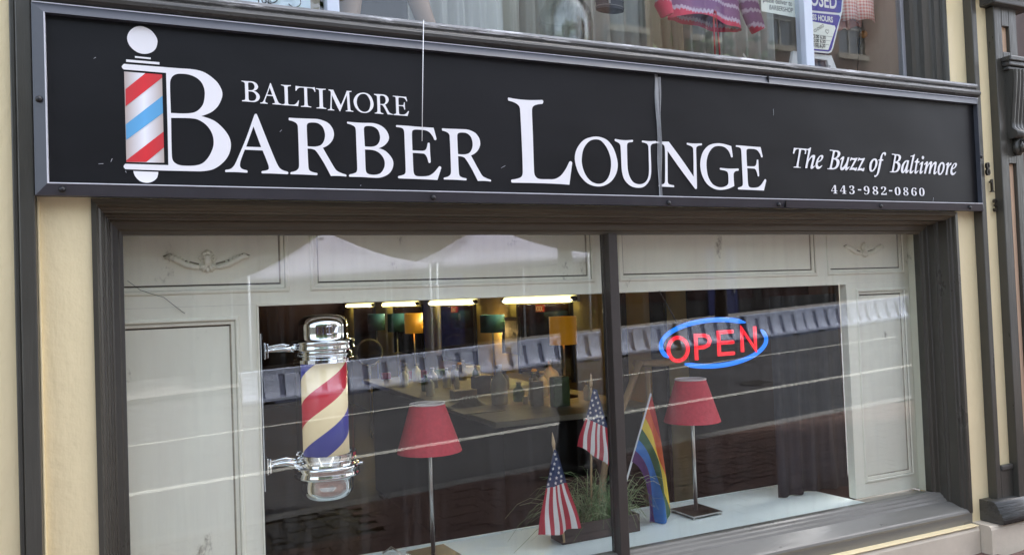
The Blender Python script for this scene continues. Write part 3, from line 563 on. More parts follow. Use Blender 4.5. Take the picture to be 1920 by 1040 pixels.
# street trees
def tree(x, y, h, r, n, label, seed, pale=False):
    rnd = random.Random(seed); z0 = gz(x)
    t = thing('street_tree', label, 'tree', (x, y, z0), 'street trees across the road')
    b = MB().tube([(x, y, z0 - .1), (x + .05, y, z0 + h * .25), (x - .04, y + .05, z0 + h * .5), (x + .05, y, z0 + h * .8)], [.17, .13, .1, .04], 10)
    cl = []
    for k in range(9):
        a = rnd.uniform(0, 2 * PI); zz = z0 + h * rnd.uniform(.36, .62); e = (x + math.cos(a) * r * .75, y + math.sin(a) * r * .75, zz + h * rnd.uniform(.08, .3))
        b.tube([(x, y, zz), ((x + e[0]) / 2, (y + e[1]) / 2, (zz + e[2]) / 2 + .15), e], [.06, .04, .015], 6); cl.append(e)
    b.build('trunk', M['bark'], t)
    for k in range(12):
        a = rnd.uniform(0, 2 * PI); q = rnd.uniform(0, .8) * r; cl.append((x + math.cos(a) * q, y + math.sin(a) * q, z0 + h * rnd.uniform(.5, .95)))
    f = MB()
    for k in range(n):
        c = rnd.choice(cl); s_ = r * .42
        p = Vector((c[0] + rnd.gauss(0, s_), c[1] + rnd.gauss(0, s_), c[2] + rnd.gauss(0, s_ * .7)))
        u = Vector((rnd.uniform(-1, 1), rnd.uniform(-1, 1), rnd.uniform(-.6, .6))).normalized(); v = u.cross(Vector((rnd.uniform(-1, 1), rnd.uniform(-1, 1), rnd.uniform(-1, 1)))).normalized()
        L_ = rnd.uniform(.1, .2); f.face([p - u * L_, p + v * L_ * .5, p + u * L_, p - v * L_ * .5], rnd.randint(0, 1))
    o = f.build('crown', [M['foliage'], M['foliage2']] if pale else [M['foliage'], M['foliage']], t, fix=False)
tree(1.0, -15.4, 9.0, 2.0, 4200, 'street tree with a full green crown, left beside the left tent', 1)
tree(-3.6, -13.6, 8.6, 2.1, 4200, 'broad green street tree well left of the tents', 2)
tree(-8.5, -13.2, 8.0, 2.0, 3600, 'green street tree farthest down the street', 3, True)
tree(13.5, -13.6, 7.6, 1.5, 3000, 'small green street tree right of the tents', 4, True)

# ================================================================ THE SHOP FRONT
ZL0, ZL1 = .21, 1.762           # lower opening (sill nose, head)
XL, XR = -.163, 3.857
shop = thing('shop_building', 'cream and charcoal shop front with wide display windows and a black sign', 'building', (1.85, 0, 0))
b = MB()
b.box(-8, -.376, 0, .3, -1, 14.0); b.box(-.376, XL, 0, .3, -1, 14.0)
b.box(XR, 4.0, 0, .3, -.5, 14.0); b.box(XL, XR, .012, .3, ZL1 + .002, 2.40); b.box(XL, XR, 0, .3, 4.3, 14.0); b.box(XL, XR, .02, .3, -1, .19)
b.box(4.31, 5.3, 0, .3, 3.4, 14.0); b.box(5.3, 12, 0, .3, -1, 14.0); b.box(4.0, 4.31, 0, .3, -.5, 14.0)
b.build('wall', M['cream'], shop)
MB().box(-8, 12, .31, 12.5, 13.2, 13.4).build('roof', M['black'], shop)
MB().box(-8.2, 12.2, -.35, .3, 14.0, 14.4).build('cornice', M['trim'], shop)
# left pilaster strip, stepped
b = MB(); b.box(-.372, -.356, -.032, 0, -1, 7.2); b.box(-.3545, -.311, -.05, 0, -1, 7.2)
b.build('pilaster_strip', M['trim'], shop, bevel=.004)
MB().box(-.311, -.305, -.014, 0, -1, 1.755).build('cream_bead', M['cream'], shop, bevel=.002)
# right pilaster: border, inset panel, border
p1 = MB(); p1.box(3.998, 4.034, -.05, 0, .23, 7.2); p1.box(4.034, 4.13, -.05, 0, .23, .42); p1.box(4.034, 4.13, -.05, 0, 4.6, 7.2)
p1.build('pilaster', M['trim'], shop, bevel=.003)
MB().box(4.034, 4.13, -.034, 0, .42, 4.6).build('pilaster_panel', M['cream'], shop)
MB().box(4.036, 4.128, -.058, -.034, .405, .432).build('panel_ledge', M['trimh'], shop, bevel=.006)
p2 = MB(); p2.box(4.13, 4.19, -.08, 0, .23, 2.86); p2.box(4.25, 4.312, -.08, 0, .23, 2.86); p2.box(4.19, 4.25, -.08, 0, .23, .42); p2.box(4.19, 4.25, -.08, 0, 2.02, 2.62); p2.box(4.19, 4.25, -.08, 0, 2.76, 2.86)
p2.build('pilaster', M['trim'], shop, bevel=.003)
b = MB(); b.box(4.19, 4.25, -.06, 0, .42, 2.02); b.box(4.19, 4.25, -.06, 0, 2.62, 2.76); b.build('pilaster_panel', M['peach'], shop)
# pilaster base moulding
pr = [(0, .155), (-.125, .155), (-.128, .178), (-.122, .2), (-.108, .215), (-.108, .225), (-.1, .232), (-.097, .246), (-.086, .256), (-.082, .262), (0, .262)]
MB().prism_yz(pr, 3.925, 4.36, 0, True).build('pilaster_base', M['trimh'], shop)
# pilaster 2 capital and console bracket
b = MB(); b.box(4.085, 4.42, -.12, 0, 2.862, 2.935); b.box(4.11, 4.38, -.1, 0, 2.935, 2.95)
b.build('capital', M['trimh'], shop, bevel=.008)
MB().box(4.02, 4.5, -.2, 0, 2.95, 3.12).build('capital_ledge', M['cream'], shop, bevel=.012)
b = MB(); b.box(4.165, 4.335, -.135, -.08, 2.56, 2.585); b.box(4.172, 4.33, -.125, -.08, 2.535, 2.56); b.box(4.18, 4.32, -.112, -.08, 2.515, 2.535)
b.build('console_cap', M['trimh'], shop, bevel=.005)
side_pr = [(-.08 + (y_ + .08) * .5, z_) for y_, z_ in ((-.175, 2.515), (-.172, 2.46), (-.155, 2.38), (-.135, 2.3), (-.122, 2.24), (-.125, 2.21), (-.15, 2.195), (-.163, 2.175), (-.152, 2.155), (-.125, 2.15), (-.1, 2.15))]
b = MB()
for i in range(4):
    xa = 4.196 + i * .0285; 
    rows = []
    for y, z in side_pr:
        rows.append([(xa + .0285 * q / 6, y - .008 * math.sin(PI * q / 6), z) for q in range(7)])
    b.grid(rows)
b.prism_yz([(y + .003, z) for y, z in side_pr] + [(-.08, 2.15), (-.08, 2.515)], 4.197, 4.309)
b.build('console_bracket', M['trim'], shop)
b = MB(); b.tube([(4.19, -.11, 2.172), (4.315, -.11, 2.172)], .024, 12)
b.lathe([(.0, 2.06), (.014, 2.062), (.03, 2.085), (.034, 2.11), (.026, 2.13), (.03, 2.15)], 4.25, -.095, 12, sy=.8)
for a in (-1, 0, 1): b.tube([(4.25 + a * .012, -.12, 2.14), (4.25 + a * .02, -.128, 2.11), (4.25 + a * .01, -.115, 2.075)], [.006, .011, .005], 8)
b.build('console_pendant', M['trim'], shop)
# doorway beyond the pilaster
MB().box(4.312, 5.3, .22, .3, -.5, 3.4).build('side_door', mat('dark_red_door', rgb(62, 34, 28), .4), shop)

# stone plinth
def plinth(x0, x1, yf, zt, name):
    b = MB(); zb = -.6
    b.prism_yz([(.02, zb), (yf, zb), (yf, zt - .02), (yf + .006, zt - .006), (yf + .014, zt), (.02, zt)], x0, x1)
    return b.build(name, M['stone'], shop)
plinth(-8, 1.2, -.045, .142, 'plinth_stone'); plinth(1.204, 3.856, -.045, .142, 'plinth_stone'); plinth(3.862, 4.9, -.105, .152, 'plinth_stone')
MB().box(1.21, 3.85, -.047, .0, .1435, .1495).build('plinth_ledge_paint', M['cream'], shop, bevel=.002)

# ---- lower window: mouldings of head and jambs, sill, mullion, panes
prof = [(0, 0), (0, -.012), (.017, -.014), (.022, -.009), (.024, .004), (.031, .008), (.033, .018), (.039, .02), (.041, .068), (.047, .071), (.049, .079), (.055, .081), (.058, .116), (.064, .119), (.083, .121), (.088, .127), (.1, .129), (.1, .165)]
hz = 1.764
win = MB()
JL = []; kL, kR, kH = .84, 1.19, 1.02
def fr(d, y, zb):
    return [(XL + d * kL, y, zb), (XL + d * kL, y, hz - d * kH), (XR - d * kR, y, hz - d * kH), (XR - d * kR, y, zb)]
jl, hd, jr = MB(), MB(), MB()
nseg = 60
for k in range(len(prof) - 1):
    A = fr(*prof[k], .205); Bq = fr(*prof[k + 1], .205)
    jl.face([A[0], A[1], Bq[1], Bq[0]]); hd.face([A[1], A[2], Bq[2], Bq[1]]); jr.face([A[2], A[3], Bq[3], Bq[2]])
window = hd.build('display_window', M['soffit'], shop, fix=False)
jl.build('jamb', M['jamb'], window, fix=False); jr.build('jamb', M['jamb'], window, fix=False)
sp = [(.02, .13), (-.006, .134), (-.008, .196), (-.012, .206), (-.008, .216), (.0, .222), (.085, .252), (.09, .262), (.1, .268), (.105, .278), (.114, .283), (.118, .292), (.128, .297), (.165, .297), (.165, .13)]
MB().prism_yz(sp, XL + .001, XR - .001).build('sill', M['sill'], window)
b = MB(); b.box(1.793, 1.838, .092, .136, .29, 1.664); b.box(1.789, 1.842, .136, .16, .29, 1.664)
b.build('mullion', M['mullion'], window, bevel=.003)
MB().box(-.082, 1.7885, .139, .145, .296, 1.668).build('pane', M['glass'], window)
MB().box(1.8425, 3.742, .139, .145, .296, 1.668).build('pane', M['glass'], window)

# ---- moulded ledge above the sign and the upper window
sp = [(.015, 2.335), (-.036, 2.337), (-.040, 2.352), (-.05, 2.355), (-.05, 2.362), (-.066, 2.366), (-.076, 2.374), (-.079, 2.385), (-.074, 2.397), (-.062, 2.404), (-.045, 2.405), (-.045, 2.412), (-.058, 2.416), (-.062, 2.424), (-.06, 2.434), (-.05, 2.438), (-.02, 2.442), (.05, 2.462), (.112, 2.486), (.16, 2.488), (.16, 2.335)]
lg = MB().prism_yz(sp, -.31, 3.997)
lg.build('window_ledge', M['ledge'], shop)
MB().prism_yz([(y - .0006, z) for y, z in sp[1:11]] + [(0, 2.405), (0, 2.337)], -.3095, 3.9965).build('ledge_bead', M['trimh'], shop)
pr2 = [(0, 0), (0, -.01), (.012, -.014), (.02, -.004), (.022, .012), (.05, .02), (.052, .034), (.062, .04), (.1, .046), (.102, .07), (.12, .08), (.14, .084), (.142, .13)]
uw = None
for side_x, sg in ((XR, -1), (XL, 1)):
    uj = MB()
    for k in range(len(pr2) - 1):
        (d1, y1), (d2, y2) = pr2[k], pr2[k + 1]
        uj.face([(side_x + sg * d1 * 1.15, y1, 2.43), (side_x + sg * d1 * 1.15, y1, 4.3), (side_x + sg * d2 * 1.15, y2, 4.3), (side_x + sg * d2 * 1.15, y2, 2.43)])
    o = uj.build('upper_window' if uw is None else 'jamb', M['trim'], shop if uw is None else uw, fix=False); uw = uw or o
for a, c2 in ((2.962, 3.015), (.622, .668)): MB().box(a, c2, .088, .15, 2.47, 4.3).build('white_mullion', M['alu'], uw, bevel=.003)
MB().box(.575, .61, .16, .2, 2.47, 4.3).build('wood_post', M['beige'], uw)
MB().box(3.672, 3.70, .118, .15, 2.47, 4.3).build('putty_strip', M['greyalu'], uw, bevel=.003)
for a, c2 in ((-.02, .621), (.669, 2.961), (3.016, 3.671)):
    MB().box(a, c2, .12, .126, 2.48, 4.3).build('pane', M['glassu'], uw)

# ================================================================ THE SIGN
SY = -.056
sign = thing('shop_sign', 'long black shop sign reading Baltimore Barber Lounge in a grey metal frame', 'sign', (1.85, SY, 2.06))
def wavy_panel(x0, x1, z0, z1, name, amp):
    rows = []; nx, nz = 60, 14
    for j in range(nz + 1):
        rows.append([(x0 + (x1 - x0) * i / nx, SY + amp * (math.sin(i * .33 + j * .21) * .5 + math.sin(i * .11 - j * .4)) * math.sin(PI * i / nx) * math.sin(PI * j / nz), z0 + (z1 - z0) * j / nz) for i in range(nx + 1)])
    return MB().grid(rows).build(name, M['vinyl'], sign)
wavy_panel(-.295, 1.962, 1.775, 2.345, 'sign_panel', .0009)
wavy_panel(1.978, 3.985, 1.775, 2.345, 'sign_panel', .0016)
MB().box(1.94, 2.0, SY + .004, SY + .02, 1.775, 2.345).build('seam_backing', M['tinsel'], sign)
# crumpled silver strip in the seam
b = MB()
for k, (xo, ww, ph) in enumerate(((-.009, .008, 0), (.0, .007, 1.3), (.008, .006, 2.2))):
    rows = []
    for j in range(25):
        q = j / 24; z = 1.79 + q * .52; cx = 1.965 + .012 * q + xo * (.55 + .6 * q) + .002 * math.sin(q * 14 + ph)
        hw = ww * (.45 + .5 * q) * (.8 + .3 * math.sin(q * 9 + ph * 2))
        rows.append([(cx - hw, SY - .002, z), (cx, SY - .007 - .003 * math.sin(q * 11 + ph), z), (cx + hw, SY - .002, z)])
    b.grid(rows)
b.build('seam_strip', M['tinsel'], sign)
# frame rails: mitred, inner lip proud
ox0, ox1, oz0, oz1 = -.309, 3.994, 1.766, 2.357; iw = .034
def rail(corners, name='frame_rail'):
    """corners = outer a, outer b, inner b, inner a in x,z"""
    oa, ob, ib, ia = corners; b = MB(); yo, yi, yb = SY - .006, SY - .024, SY + .03
    b.face([(oa[0], yo, oa[1]), (ob[0], yo, ob[1]), (ib[0], yi, ib[1]), (ia[0], yi, ia[1])])
    b.face([(ia[0], yi, ia[1]), (ib[0], yi, ib[1]), (ib[0], SY + .002, ib[1]), (ia[0], SY + .002, ia[1])])
    b.face([(oa[0], yo, oa[1]), (oa[0], yb, oa[1]), (ob[0], yb, ob[1]), (ob[0], yo, ob[1])])
    return b.build(name, M['rail'], sign)
O = [(ox0, oz0), (ox1, oz0), (ox1, oz1), (ox0, oz1)]; I = [(ox0 + iw, oz0 + iw), (ox1 - iw, oz0 + iw), (ox1 - iw, oz1 - iw), (ox0 + iw, oz1 - iw)]
for k in range(4):
    k2 = (k + 1) % 4; rail([O[k], O[k2], I[k2], I[k]])
# sky light painted as white strips: bottom and left inner lips, top edge of the top rail
b = MB(); b.box(ox0 + iw, ox1 - iw, SY - .0255, SY - .003, oz0 + iw, oz0 + iw + .0035); b.box(ox0 + iw, ox0 + iw + .0035, SY - .0255, SY - .003, oz0 + iw + .0036, oz1 - iw)
b.box(ox0 + .002, ox1 - .002, SY - .008, SY + .02, oz1 - .0005, oz1 + .0028)
b.build('rail_lip_highlight', M['white_edge'], sign)
for x, z in ((-.292, 2.056), (-.236, 1.783), (.954, 1.779), (1.993, 1.775), (2.591, 1.776), (3.229, 1.778), (3.868, 1.78), (3.975, 2.048)):
    b = MB(); rows = []
    for q in range(5):
        a = q / 4 * PI / 2; rows.append([(x + .0105 * math.cos(a) * math.cos(2 * PI * k / 14), SY - .018 - .009 * math.sin(a), z + .0105 * math.cos(a) * math.sin(2 * PI * k / 14)) for k in range(14)])
    b.grid(rows, closed=True); b.face(rows[-1]); b.build('screw', M['screw'], sign)
# joints in the top and bottom rails
b = MB(); b.box(2.562, 2.5632, SY - .0235, SY - .004, oz1 - iw, oz1); b.box(2.63, 2.6312, SY - .0235, SY - .004, oz0, oz0 + iw)
b.build('rail_joint', M['black'], sign)

def glyph(name, key, x, z, sx=1, sz=1, m=None, y=SY - .0026, parent=sign):
    """outline lettering, flat vinyl on the sign face"""
    conts = GLYPH[key][2]
    cu = bpy.data.curves.new(name, 'CURVE'); cu.dimensions = '2D'; cu.fill_mode = 'BOTH'; cu.extrude = .0004; cu.resolution_u = 1
    for s_ in conts:
        P = []
        for tok in s_.split():
            c_ = tok.endswith('c'); a, b_ = tok.rstrip('c').split(','); P.append((int(a) * 1e-4 * sx, int(b_) * 1e-4 * sz, c_))
        n = len(P); out = []
        for i in range(n):
            p0, p1, p2, p3 = P[i - 1], P[i], P[(i + 1) % n], P[(i + 2) % n]
            out.append(p1[:2])
            if p1[2] and p2[2]: continue
            m1 = (0, 0) if p1[2] else ((p2[0] - p0[0]) / 2, (p2[1] - p0[1]) / 2)
            m2 = (0, 0) if p2[2] else ((p3[0] - p1[0]) / 2, (p3[1] - p1[1]) / 2)
            ch = math.hypot(p2[0] - p1[0], p2[1] - p1[1])
            def lim(mv, nb):
                l_ = math.hypot(*mv); return mv if l_ < 1e-9 or l_ < ch else (mv[0] * ch / l_, mv[1] * ch / l_)
            m1 = lim(m1, 0); m2 = lim(m2, 0)
            if p1[2]: m1 = (1.5 * (p2[0] - p1[0]) - .5 * m2[0], 1.5 * (p2[1] - p1[1]) - .5 * m2[1])
            if p2[2]: m2 = (1.5 * (p2[0] - p1[0]) - .5 * m1[0], 1.5 * (p2[1] - p1[1]) - .5 * m1[1])
            for t in (.25, .5, .75):
                h1 = 2 * t ** 3 - 3 * t ** 2 + 1; h2 = t ** 3 - 2 * t ** 2 + t; h3 = -2 * t ** 3 + 3 * t ** 2; h4 = t ** 3 - t ** 2
                out.append((h1 * p1[0] + h2 * m1[0] + h3 * p2[0] + h4 * m2[0], h1 * p1[1] + h2 * m1[1] + h3 * p2[1] + h4 * m2[1]))
        sp_ = cu.splines.new('POLY'); sp_.points.add(len(out) - 1)
        for i, q in enumerate(out): sp_.points[i].co = (q[0], q[1], 0, 1)
        sp_.use_cyclic_u = True
    cu.materials.append(m or M['letter'])
    o = bpy.data.objects.new(name, cu); link(o, parent); o.location = Vector((x, y, z)) - parent.location; o.rotation_euler = (PI / 2, 0, 0)
    return o
def place(key, x0, x1, z0, z1):
    g = GLYPH[key]; xs = []; zs = []
    for tok in g[2][0].split():
        a, b_ = tok.rstrip('c').split(','); xs.append(int(a)); zs.append(int(b_))
    return glyph('letter', key, x0, z0, (x1 - x0) / (max(xs) * 1e-4), (z1 - z0) / (max(zs) * 1e-4))
for k in ('A', 'R', 'B', 'E', 'L', 'O', 'U', 'N', 'G'):
    glyph('letter', k, GLYPH[k][0], GLYPH[k][1])
place('R', 1.002, 1.193, 1.847, 2.041); place('E', 2.375, 2.539, 1.841, 2.039)
for k, x0, x1, z0, z1 in (('B', .296, .354, 2.093, 2.163), ('A', .355, .425, 2.0895, 2.162), ('L', .425, .484, 2.0885, 2.160), ('T', .472, .541, 2.087, 2.159), ('I', .543, .577, 2.085, 2.156), ('M', .582, .672, 2.081, 2.155), ('O', .674, .746, 2.080, 2.152), ('R', .749, .816, 2.079, 2.151), ('E', .818, .877, 2.078, 2.149)):
    place(k, x0, x1, z0, z1)
glyph('logo_letter', 'bigB', *GLYPH['bigB'][:2])
for k, m in (('ball', 'letter'), ('bar1', 'letter'), ('bar2', 'letter'), ('half', 'letter')): glyph('logo_ornament', k, *GLYPH[k][:2], m=M[m])
def shaded_print(name, c_mid, c_edge):
    """flat print with a printed gradient across the emblem's column"""
    m = mat(name, c_mid, .45); nt = m.node_tree; N = nt.nodes; L = nt.links
    geo = N.new('ShaderNodeNewGeometry'); sp_ = N.new('ShaderNodeSeparateXYZ'); L.new(geo.outputs['Position'], sp_.inputs[0])
    mr = N.new('ShaderNodeMapRange'); mr.inputs[1].default_value = -.057; mr.inputs[2].default_value = .052; L.new(sp_.outputs['X'], mr.inputs[0])
    cr = N.new('ShaderNodeValToRGB'); e = cr.color_ramp.elements; e[0].position = 0; e[0].color = c_edge; e[1].position = .5; e[1].color = c_mid; q = e.new(1.0); q.color = c_edge
    L.new(mr.outputs[0], cr.inputs[0]); L.new(cr.outputs[0], N['Principled BSDF'].inputs['Base Color']); return m
glyph('logo_column', 'poleRect', *GLYPH['poleRect'][:2], m=shaded_print('emblem_white_print', rgb(244, 244, 250), rgb(186, 172, 164)))
for k, m in (('red1', shaded_print('emblem_red_print', rgb(222, 46, 54), rgb(200, 52, 58))), ('blue', shaded_print('emblem_blue_print', rgb(100, 176, 228), rgb(92, 160, 206))), ('red2', shaded_print('emblem_red_print_low', rgb(222, 46, 54), rgb(200, 52, 58)))):
    glyph('logo_stripe', k, *GLYPH[k][:2], m=m, y=SY - .0036)

def fglyph(name, key, x, z, size, sx=1.0, parent=None, m=None, y=SY - .0026, offset=0.0, ext=.0004, rz=0):
    cu = bpy.data.curves.new(name, 'CURVE'); cu.dimensions = '2D'; cu.fill_mode = 'BOTH'; cu.extrude = ext; cu.resolution_u = 4; cu.offset = offset
    for s_ in FONTG[key]:
        pts = [tuple(int(v) * .001 * size for v in t.split(',')) for t in s_.split()]
        sp_ = cu.splines.new('BEZIER'); sp_.bezier_points.add(len(pts) - 1)
        for bp, v in zip(sp_.bezier_points, pts):
            bp.handle_left_type = bp.handle_right_type = 'FREE'
            bp.handle_left = (v[0] * sx, v[1], 0); bp.co = (v[2] * sx, v[3], 0); bp.handle_right = (v[4] * sx, v[5], 0)
        sp_.use_cyclic_u = True
    cu.materials.append(m or M['letter'])
    o = bpy.data.objects.new(name, cu); link(o, parent)
    o.location = Vector((x, y, z)) - (parent.location if parent else Vector()); o.rotation_euler = (PI / 2, rz, 0)
    return o
def fbox(key):
    xs = [int(t.split(',')[2]) for s_ in FONTG[key] for t in s_.split()]; return min(xs) * .001, max(xs) * .001
for k in 'TheBuzofaltimr': glyph('letter', 'i' + k, *GLYPH['i' + k][:2])
place('iz', 3.103, 3.157, 1.947, 2.013); place('iB', 3.32, 3.403, 1.948, 2.041); place('io', 3.661, 3.715, 1.945, 2.012); place('ie', 3.756, 3.808, 1.947, 2.012)
DS = ((2.928, 2.968, '4'), (2.985, 3.025, '4'), (3.044, 3.079, '3'), (3.101, 3.122, '-'), (3.139, 3.177, '9'), (3.197, 3.235, '8'), (3.254, 3.292, '2'), (3.309, 3.331, '-'), (3.348, 3.388, '0'), (3.407, 3.443, '8'), (3.463, 3.502, '6'), (3.519, 3.558, '0'))
for x0, x1, ch in DS:
    if ch == '-':
        MB().box(x0, x1, SY - .003, SY - .002, 1.8545, 1.8605).build('hyphen', M['letter'], sign); continue
    a, b_ = fbox('d' + ch); size = .060 / .714; sx = (x1 - x0) / ((b_ - a) * size)
    fglyph('digit', 'd' + ch, x0 - a * size * sx, 1.836, size, sx, sign, offset=-.0006)
# scratches in the vinyl
b = MB()
for x, z, l_, a in ((1.246, 1.905, .02, .5), (-.1, 1.88, .012, 1.2), (-.13, 1.868, .014, .1), (.69, 1.82, .004, 1), (-.14, 2.2, .008, .6), (3.62, 1.82, .02, 1.3), (.42, 2.0, .01, .8), (2.6, 2.2, .03, 1.55), (-.06, 1.845, .006, 2), (.0, 1.836, .007, .4)):
    dx, dz = math.cos(a) * l_ / 2, math.sin(a) * l_ / 2
    b.tube([(x - dx, SY - .002, z - dz), (x, SY - .0022, z + dz * .1), (x + dx, SY - .002, z + dz)], .0006, 5)
b.build('scratch', M['white_edge'], sign)
# white string hanging over ledge and sign
st = MB().tube([(.932, -.098, 2.425), (.921, -.097, 2.2), (.911, -.096, 1.981)], .0014, 6).build('white_string', M['string'])
tag(st, 'thin white string hanging straight down over the sign beside the word Baltimore', 'string')

# house numbers
for ch, x, z, lab in (('8', 4.034, 1.955, 'dark iron house number 8, topmost of the three on the cream pilaster'), ('1', 4.070, 1.868, 'dark iron house number 1 on the cream pilaster, between the 8 and the 3'), ('3', 4.090, 1.764, 'dark iron house number 3, lowest of the three on the cream pilaster')):
    a, b_ = fbox('d' + ch)
    o = fglyph('house_number', 'd' + ch, x - a * .14 * .6, z, .14, .6, None, M['iron'], y=-.057 if ch == '8' else -.05, offset=0, ext=.006)
    tag(o, lab, 'house number')

# ================================================================ THE DISPLAY WINDOW
# white panelled surround behind the glass
sur = thing('panelled_surround', 'white panelled wooden surround behind the lower glass, with carved ornaments', 'panelling', (1.85, .26, 1.0))
holes = [(-.2, .481, 1.457, 1.78), (.558, 1.809, 1.457, 1.78), (1.934, 3.131, 1.457, 1.78), (3.197, 3.763, 1.457, 1.78), (-.2, .298, .02, 1.374), (3.391, 3.76, .362, 1.381)]
def board(x0, x1, z0, z1, name):
    hs_ = [h for h in holes if h[0] > x0 - .01 and h[1] < x1 + .01 and h[2] > z0 - .01 and h[3] < z1 + .01]
    xs = sorted(set([x0, x1] + [v for h in hs_ for v in h[:2]])); zs = sorted(set([z0, z1] + [v for h in hs_ for v in h[2:]]))
    b = MB()
    for i in range(len(xs) - 1):
        for j in range(len(zs) - 1):
            cx, cz = (xs[i] + xs[i + 1]) / 2, (zs[j] + zs[j + 1]) / 2
            if any(h[0] < cx < h[1] and h[2] < cz < h[3] for h in hs_): continue
            b.face([(xs[i], .25, zs[j]), (xs[i + 1], .25, zs[j]), (xs[i + 1], .25, zs[j + 1]), (xs[i], .25, zs[j + 1])])
    b.box(x0, x1, .272, .29, z0, z1)
    b.face([(x0, .25, z0), (x1, .25, z0), (x1, .272, z0), (x0, .272, z0)]); b.face([(x0, .25, z0), (x0, .25, z1), (x0, .272, z1), (x0, .272, z0)]); b.face([(x1, .25, z0), (x1, .25, z1), (x1, .272, z1), (x1, .272, z0)])
    return b.build(name, M['panel'], sur)
board(-.25, 3.79, 1.414, 1.82, 'header_board'); board(-.25, .3585, -.05, 1.4135, 'side_board'); board(3.3255, 3.79, .291, 1.4135, 'side_board')
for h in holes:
    pf = [(0, .2495), (.004, .2435), (.012, .2425), (.016, .2475), (.017, .252), (.028, .2535), (.03, .258), (.036, .262)]
    b = MB(); g = MB()
    def ring(d, y): return [(h[0] + d, y, h[2] + d), (h[1] - d, y, h[2] + d), (h[1] - d, y, h[3] - d), (h[0] + d, y, h[3] - d)]
    for k in range(len(pf) - 1):
        A, B_ = ring(*pf[k]), ring(*pf[k + 1])
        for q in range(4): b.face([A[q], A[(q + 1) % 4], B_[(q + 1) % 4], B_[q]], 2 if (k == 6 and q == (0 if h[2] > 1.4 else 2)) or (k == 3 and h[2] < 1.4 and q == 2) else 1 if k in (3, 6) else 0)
    b.face(ring(*pf[-1]), 0)
    b.build('panel', [M['panel'], M['groove'], M['dark_edge']], sur, fix=False)
b = MB()   # bead round the opening
b.box(.3587, .366, .243, .29, .285, 1.406); b.box(3.318, 3.3253, .243, .29, .295, 1.406); b.box(.3587, 3.3253, .243, .29, 1.4065, 1.4137)
b.build('opening_bead', M['panel'], sur, bevel=.002)
MB().box(3.7925, 3.84, .20, .31, .28, 1.7).build('jamb_board', M['panel'], sur)
def ornament(cx, cz, s, name='ornament'):
    b = MB(); y = .2555
    gm = MB(); gm.tube([(cx - .152 * s, .2612, cz + .02 * s), (cx - .13 * s, .2612, cz + .028 * s), (cx - .09 * s, .2612, cz + .006 * s), (cx - .03 * s, .2612, cz - .010 * s)], .003 * s, 6); gm.tube([(cx + .152 * s, .2612, cz + .02 * s), (cx + .13 * s, .2612, cz + .028 * s), (cx + .09 * s, .2612, cz + .006 * s), (cx + .03 * s, .2612, cz - .010 * s)], .003 * s, 6); gm.build('ornament_shade', M['groove2'], sur)  # darker tubes behind the wings are painted shade for the relief
    for sg in (-1, 1):
        P = lambda x, z: (cx + sg * x * s, y, cz + z * s)
        b.tube([P(.022, -.022), P(.045, -.022), (cx + sg * .075 * s, y, cz - .014 * s), P(.105, .004), P(.13, .016), P(.15, .014)], [.004 * s, .009 * s, .011 * s, .012 * s, .010 * s, .004 * s], 10)
        for k in range(6):
            q = k / 5; x = .068 + .066 * q; z = -.004 + .024 * math.sin(q * 1.5)
            b.tube([P(x + .012, z - .012), P(x + .002, z), P(x - .006, z + .008)], [.003 * s, .0055 * s, .002 * s], 8)
        rows = [(cx + sg * (.021 + .011 * math.cos(t * .7) * (1 - t * .06)) * s, y - .002, cz + (.008 + .011 * math.sin(t * .7) * (1 - t * .06)) * s) for t in range(12)]
        b.tube(rows, .004 * s, 8)
    for k in range(-2, 3):
        a = k * .5; b.tube([(cx + .004 * k * s, y - .002, cz - .012 * s), (cx + math.sin(a) * .024 * s, y - .004, cz - .012 * s - math.cos(a) * .018 * s), (cx + math.sin(a) * .034 * s, y, cz - .012 * s - math.cos(a) * .03 * s)], [.004 * s, .008 * s, .005 * s], 8)
    for dx, dz, r in ((-.012, .027, .009), (0, .033, .01), (.012, .027, .009)):
        b.lathe([(.0002, cz + dz * s - r * s)] + [(r * s * math.sin(t * PI / 8), cz + dz * s - r * s * math.cos(t * PI / 8)) for t in range(1, 8)] + [(.0002, cz + dz * s + r * s)], cx + dx * s, y, 12, cap=False)
    b.tube([(cx, y, cz - .018 * s), (cx, y - .002, cz + .02 * s)], [.012 * s, .015 * s], 10)
    b.build(name, M['panel'], sur)
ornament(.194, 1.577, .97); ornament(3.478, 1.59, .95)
MB().tube([(-.07, .2405, 1.512), (-.03, .2405, 1.478), (.01, .2405, 1.462), (.045, .2405, 1.45), (.08, .2405, 1.418), (.112, .2405, 1.39)], .0009, 6).build('loose_wire', M['lamp_base'], sur)

# shelf
plat = MB()
plat.face([(-.25, .30, .28), (-.25, .71, .28), (3.29, .71, .28), (3.345, .205, .28), (3.2, .16, .28), (-.25, .16, .28)])
plat.box(-.25, 3.28, .712, .73, .08, .284)
o = plat.build('display_shelf', M['platform']); tag(o, 'pale white display shelf along the bottom of the lower window', 'shelf')
o2 = MB().box(3.0, 3.80, .162, .30, .24, .272).build('worn_sill_stone', M['stone2'], o)

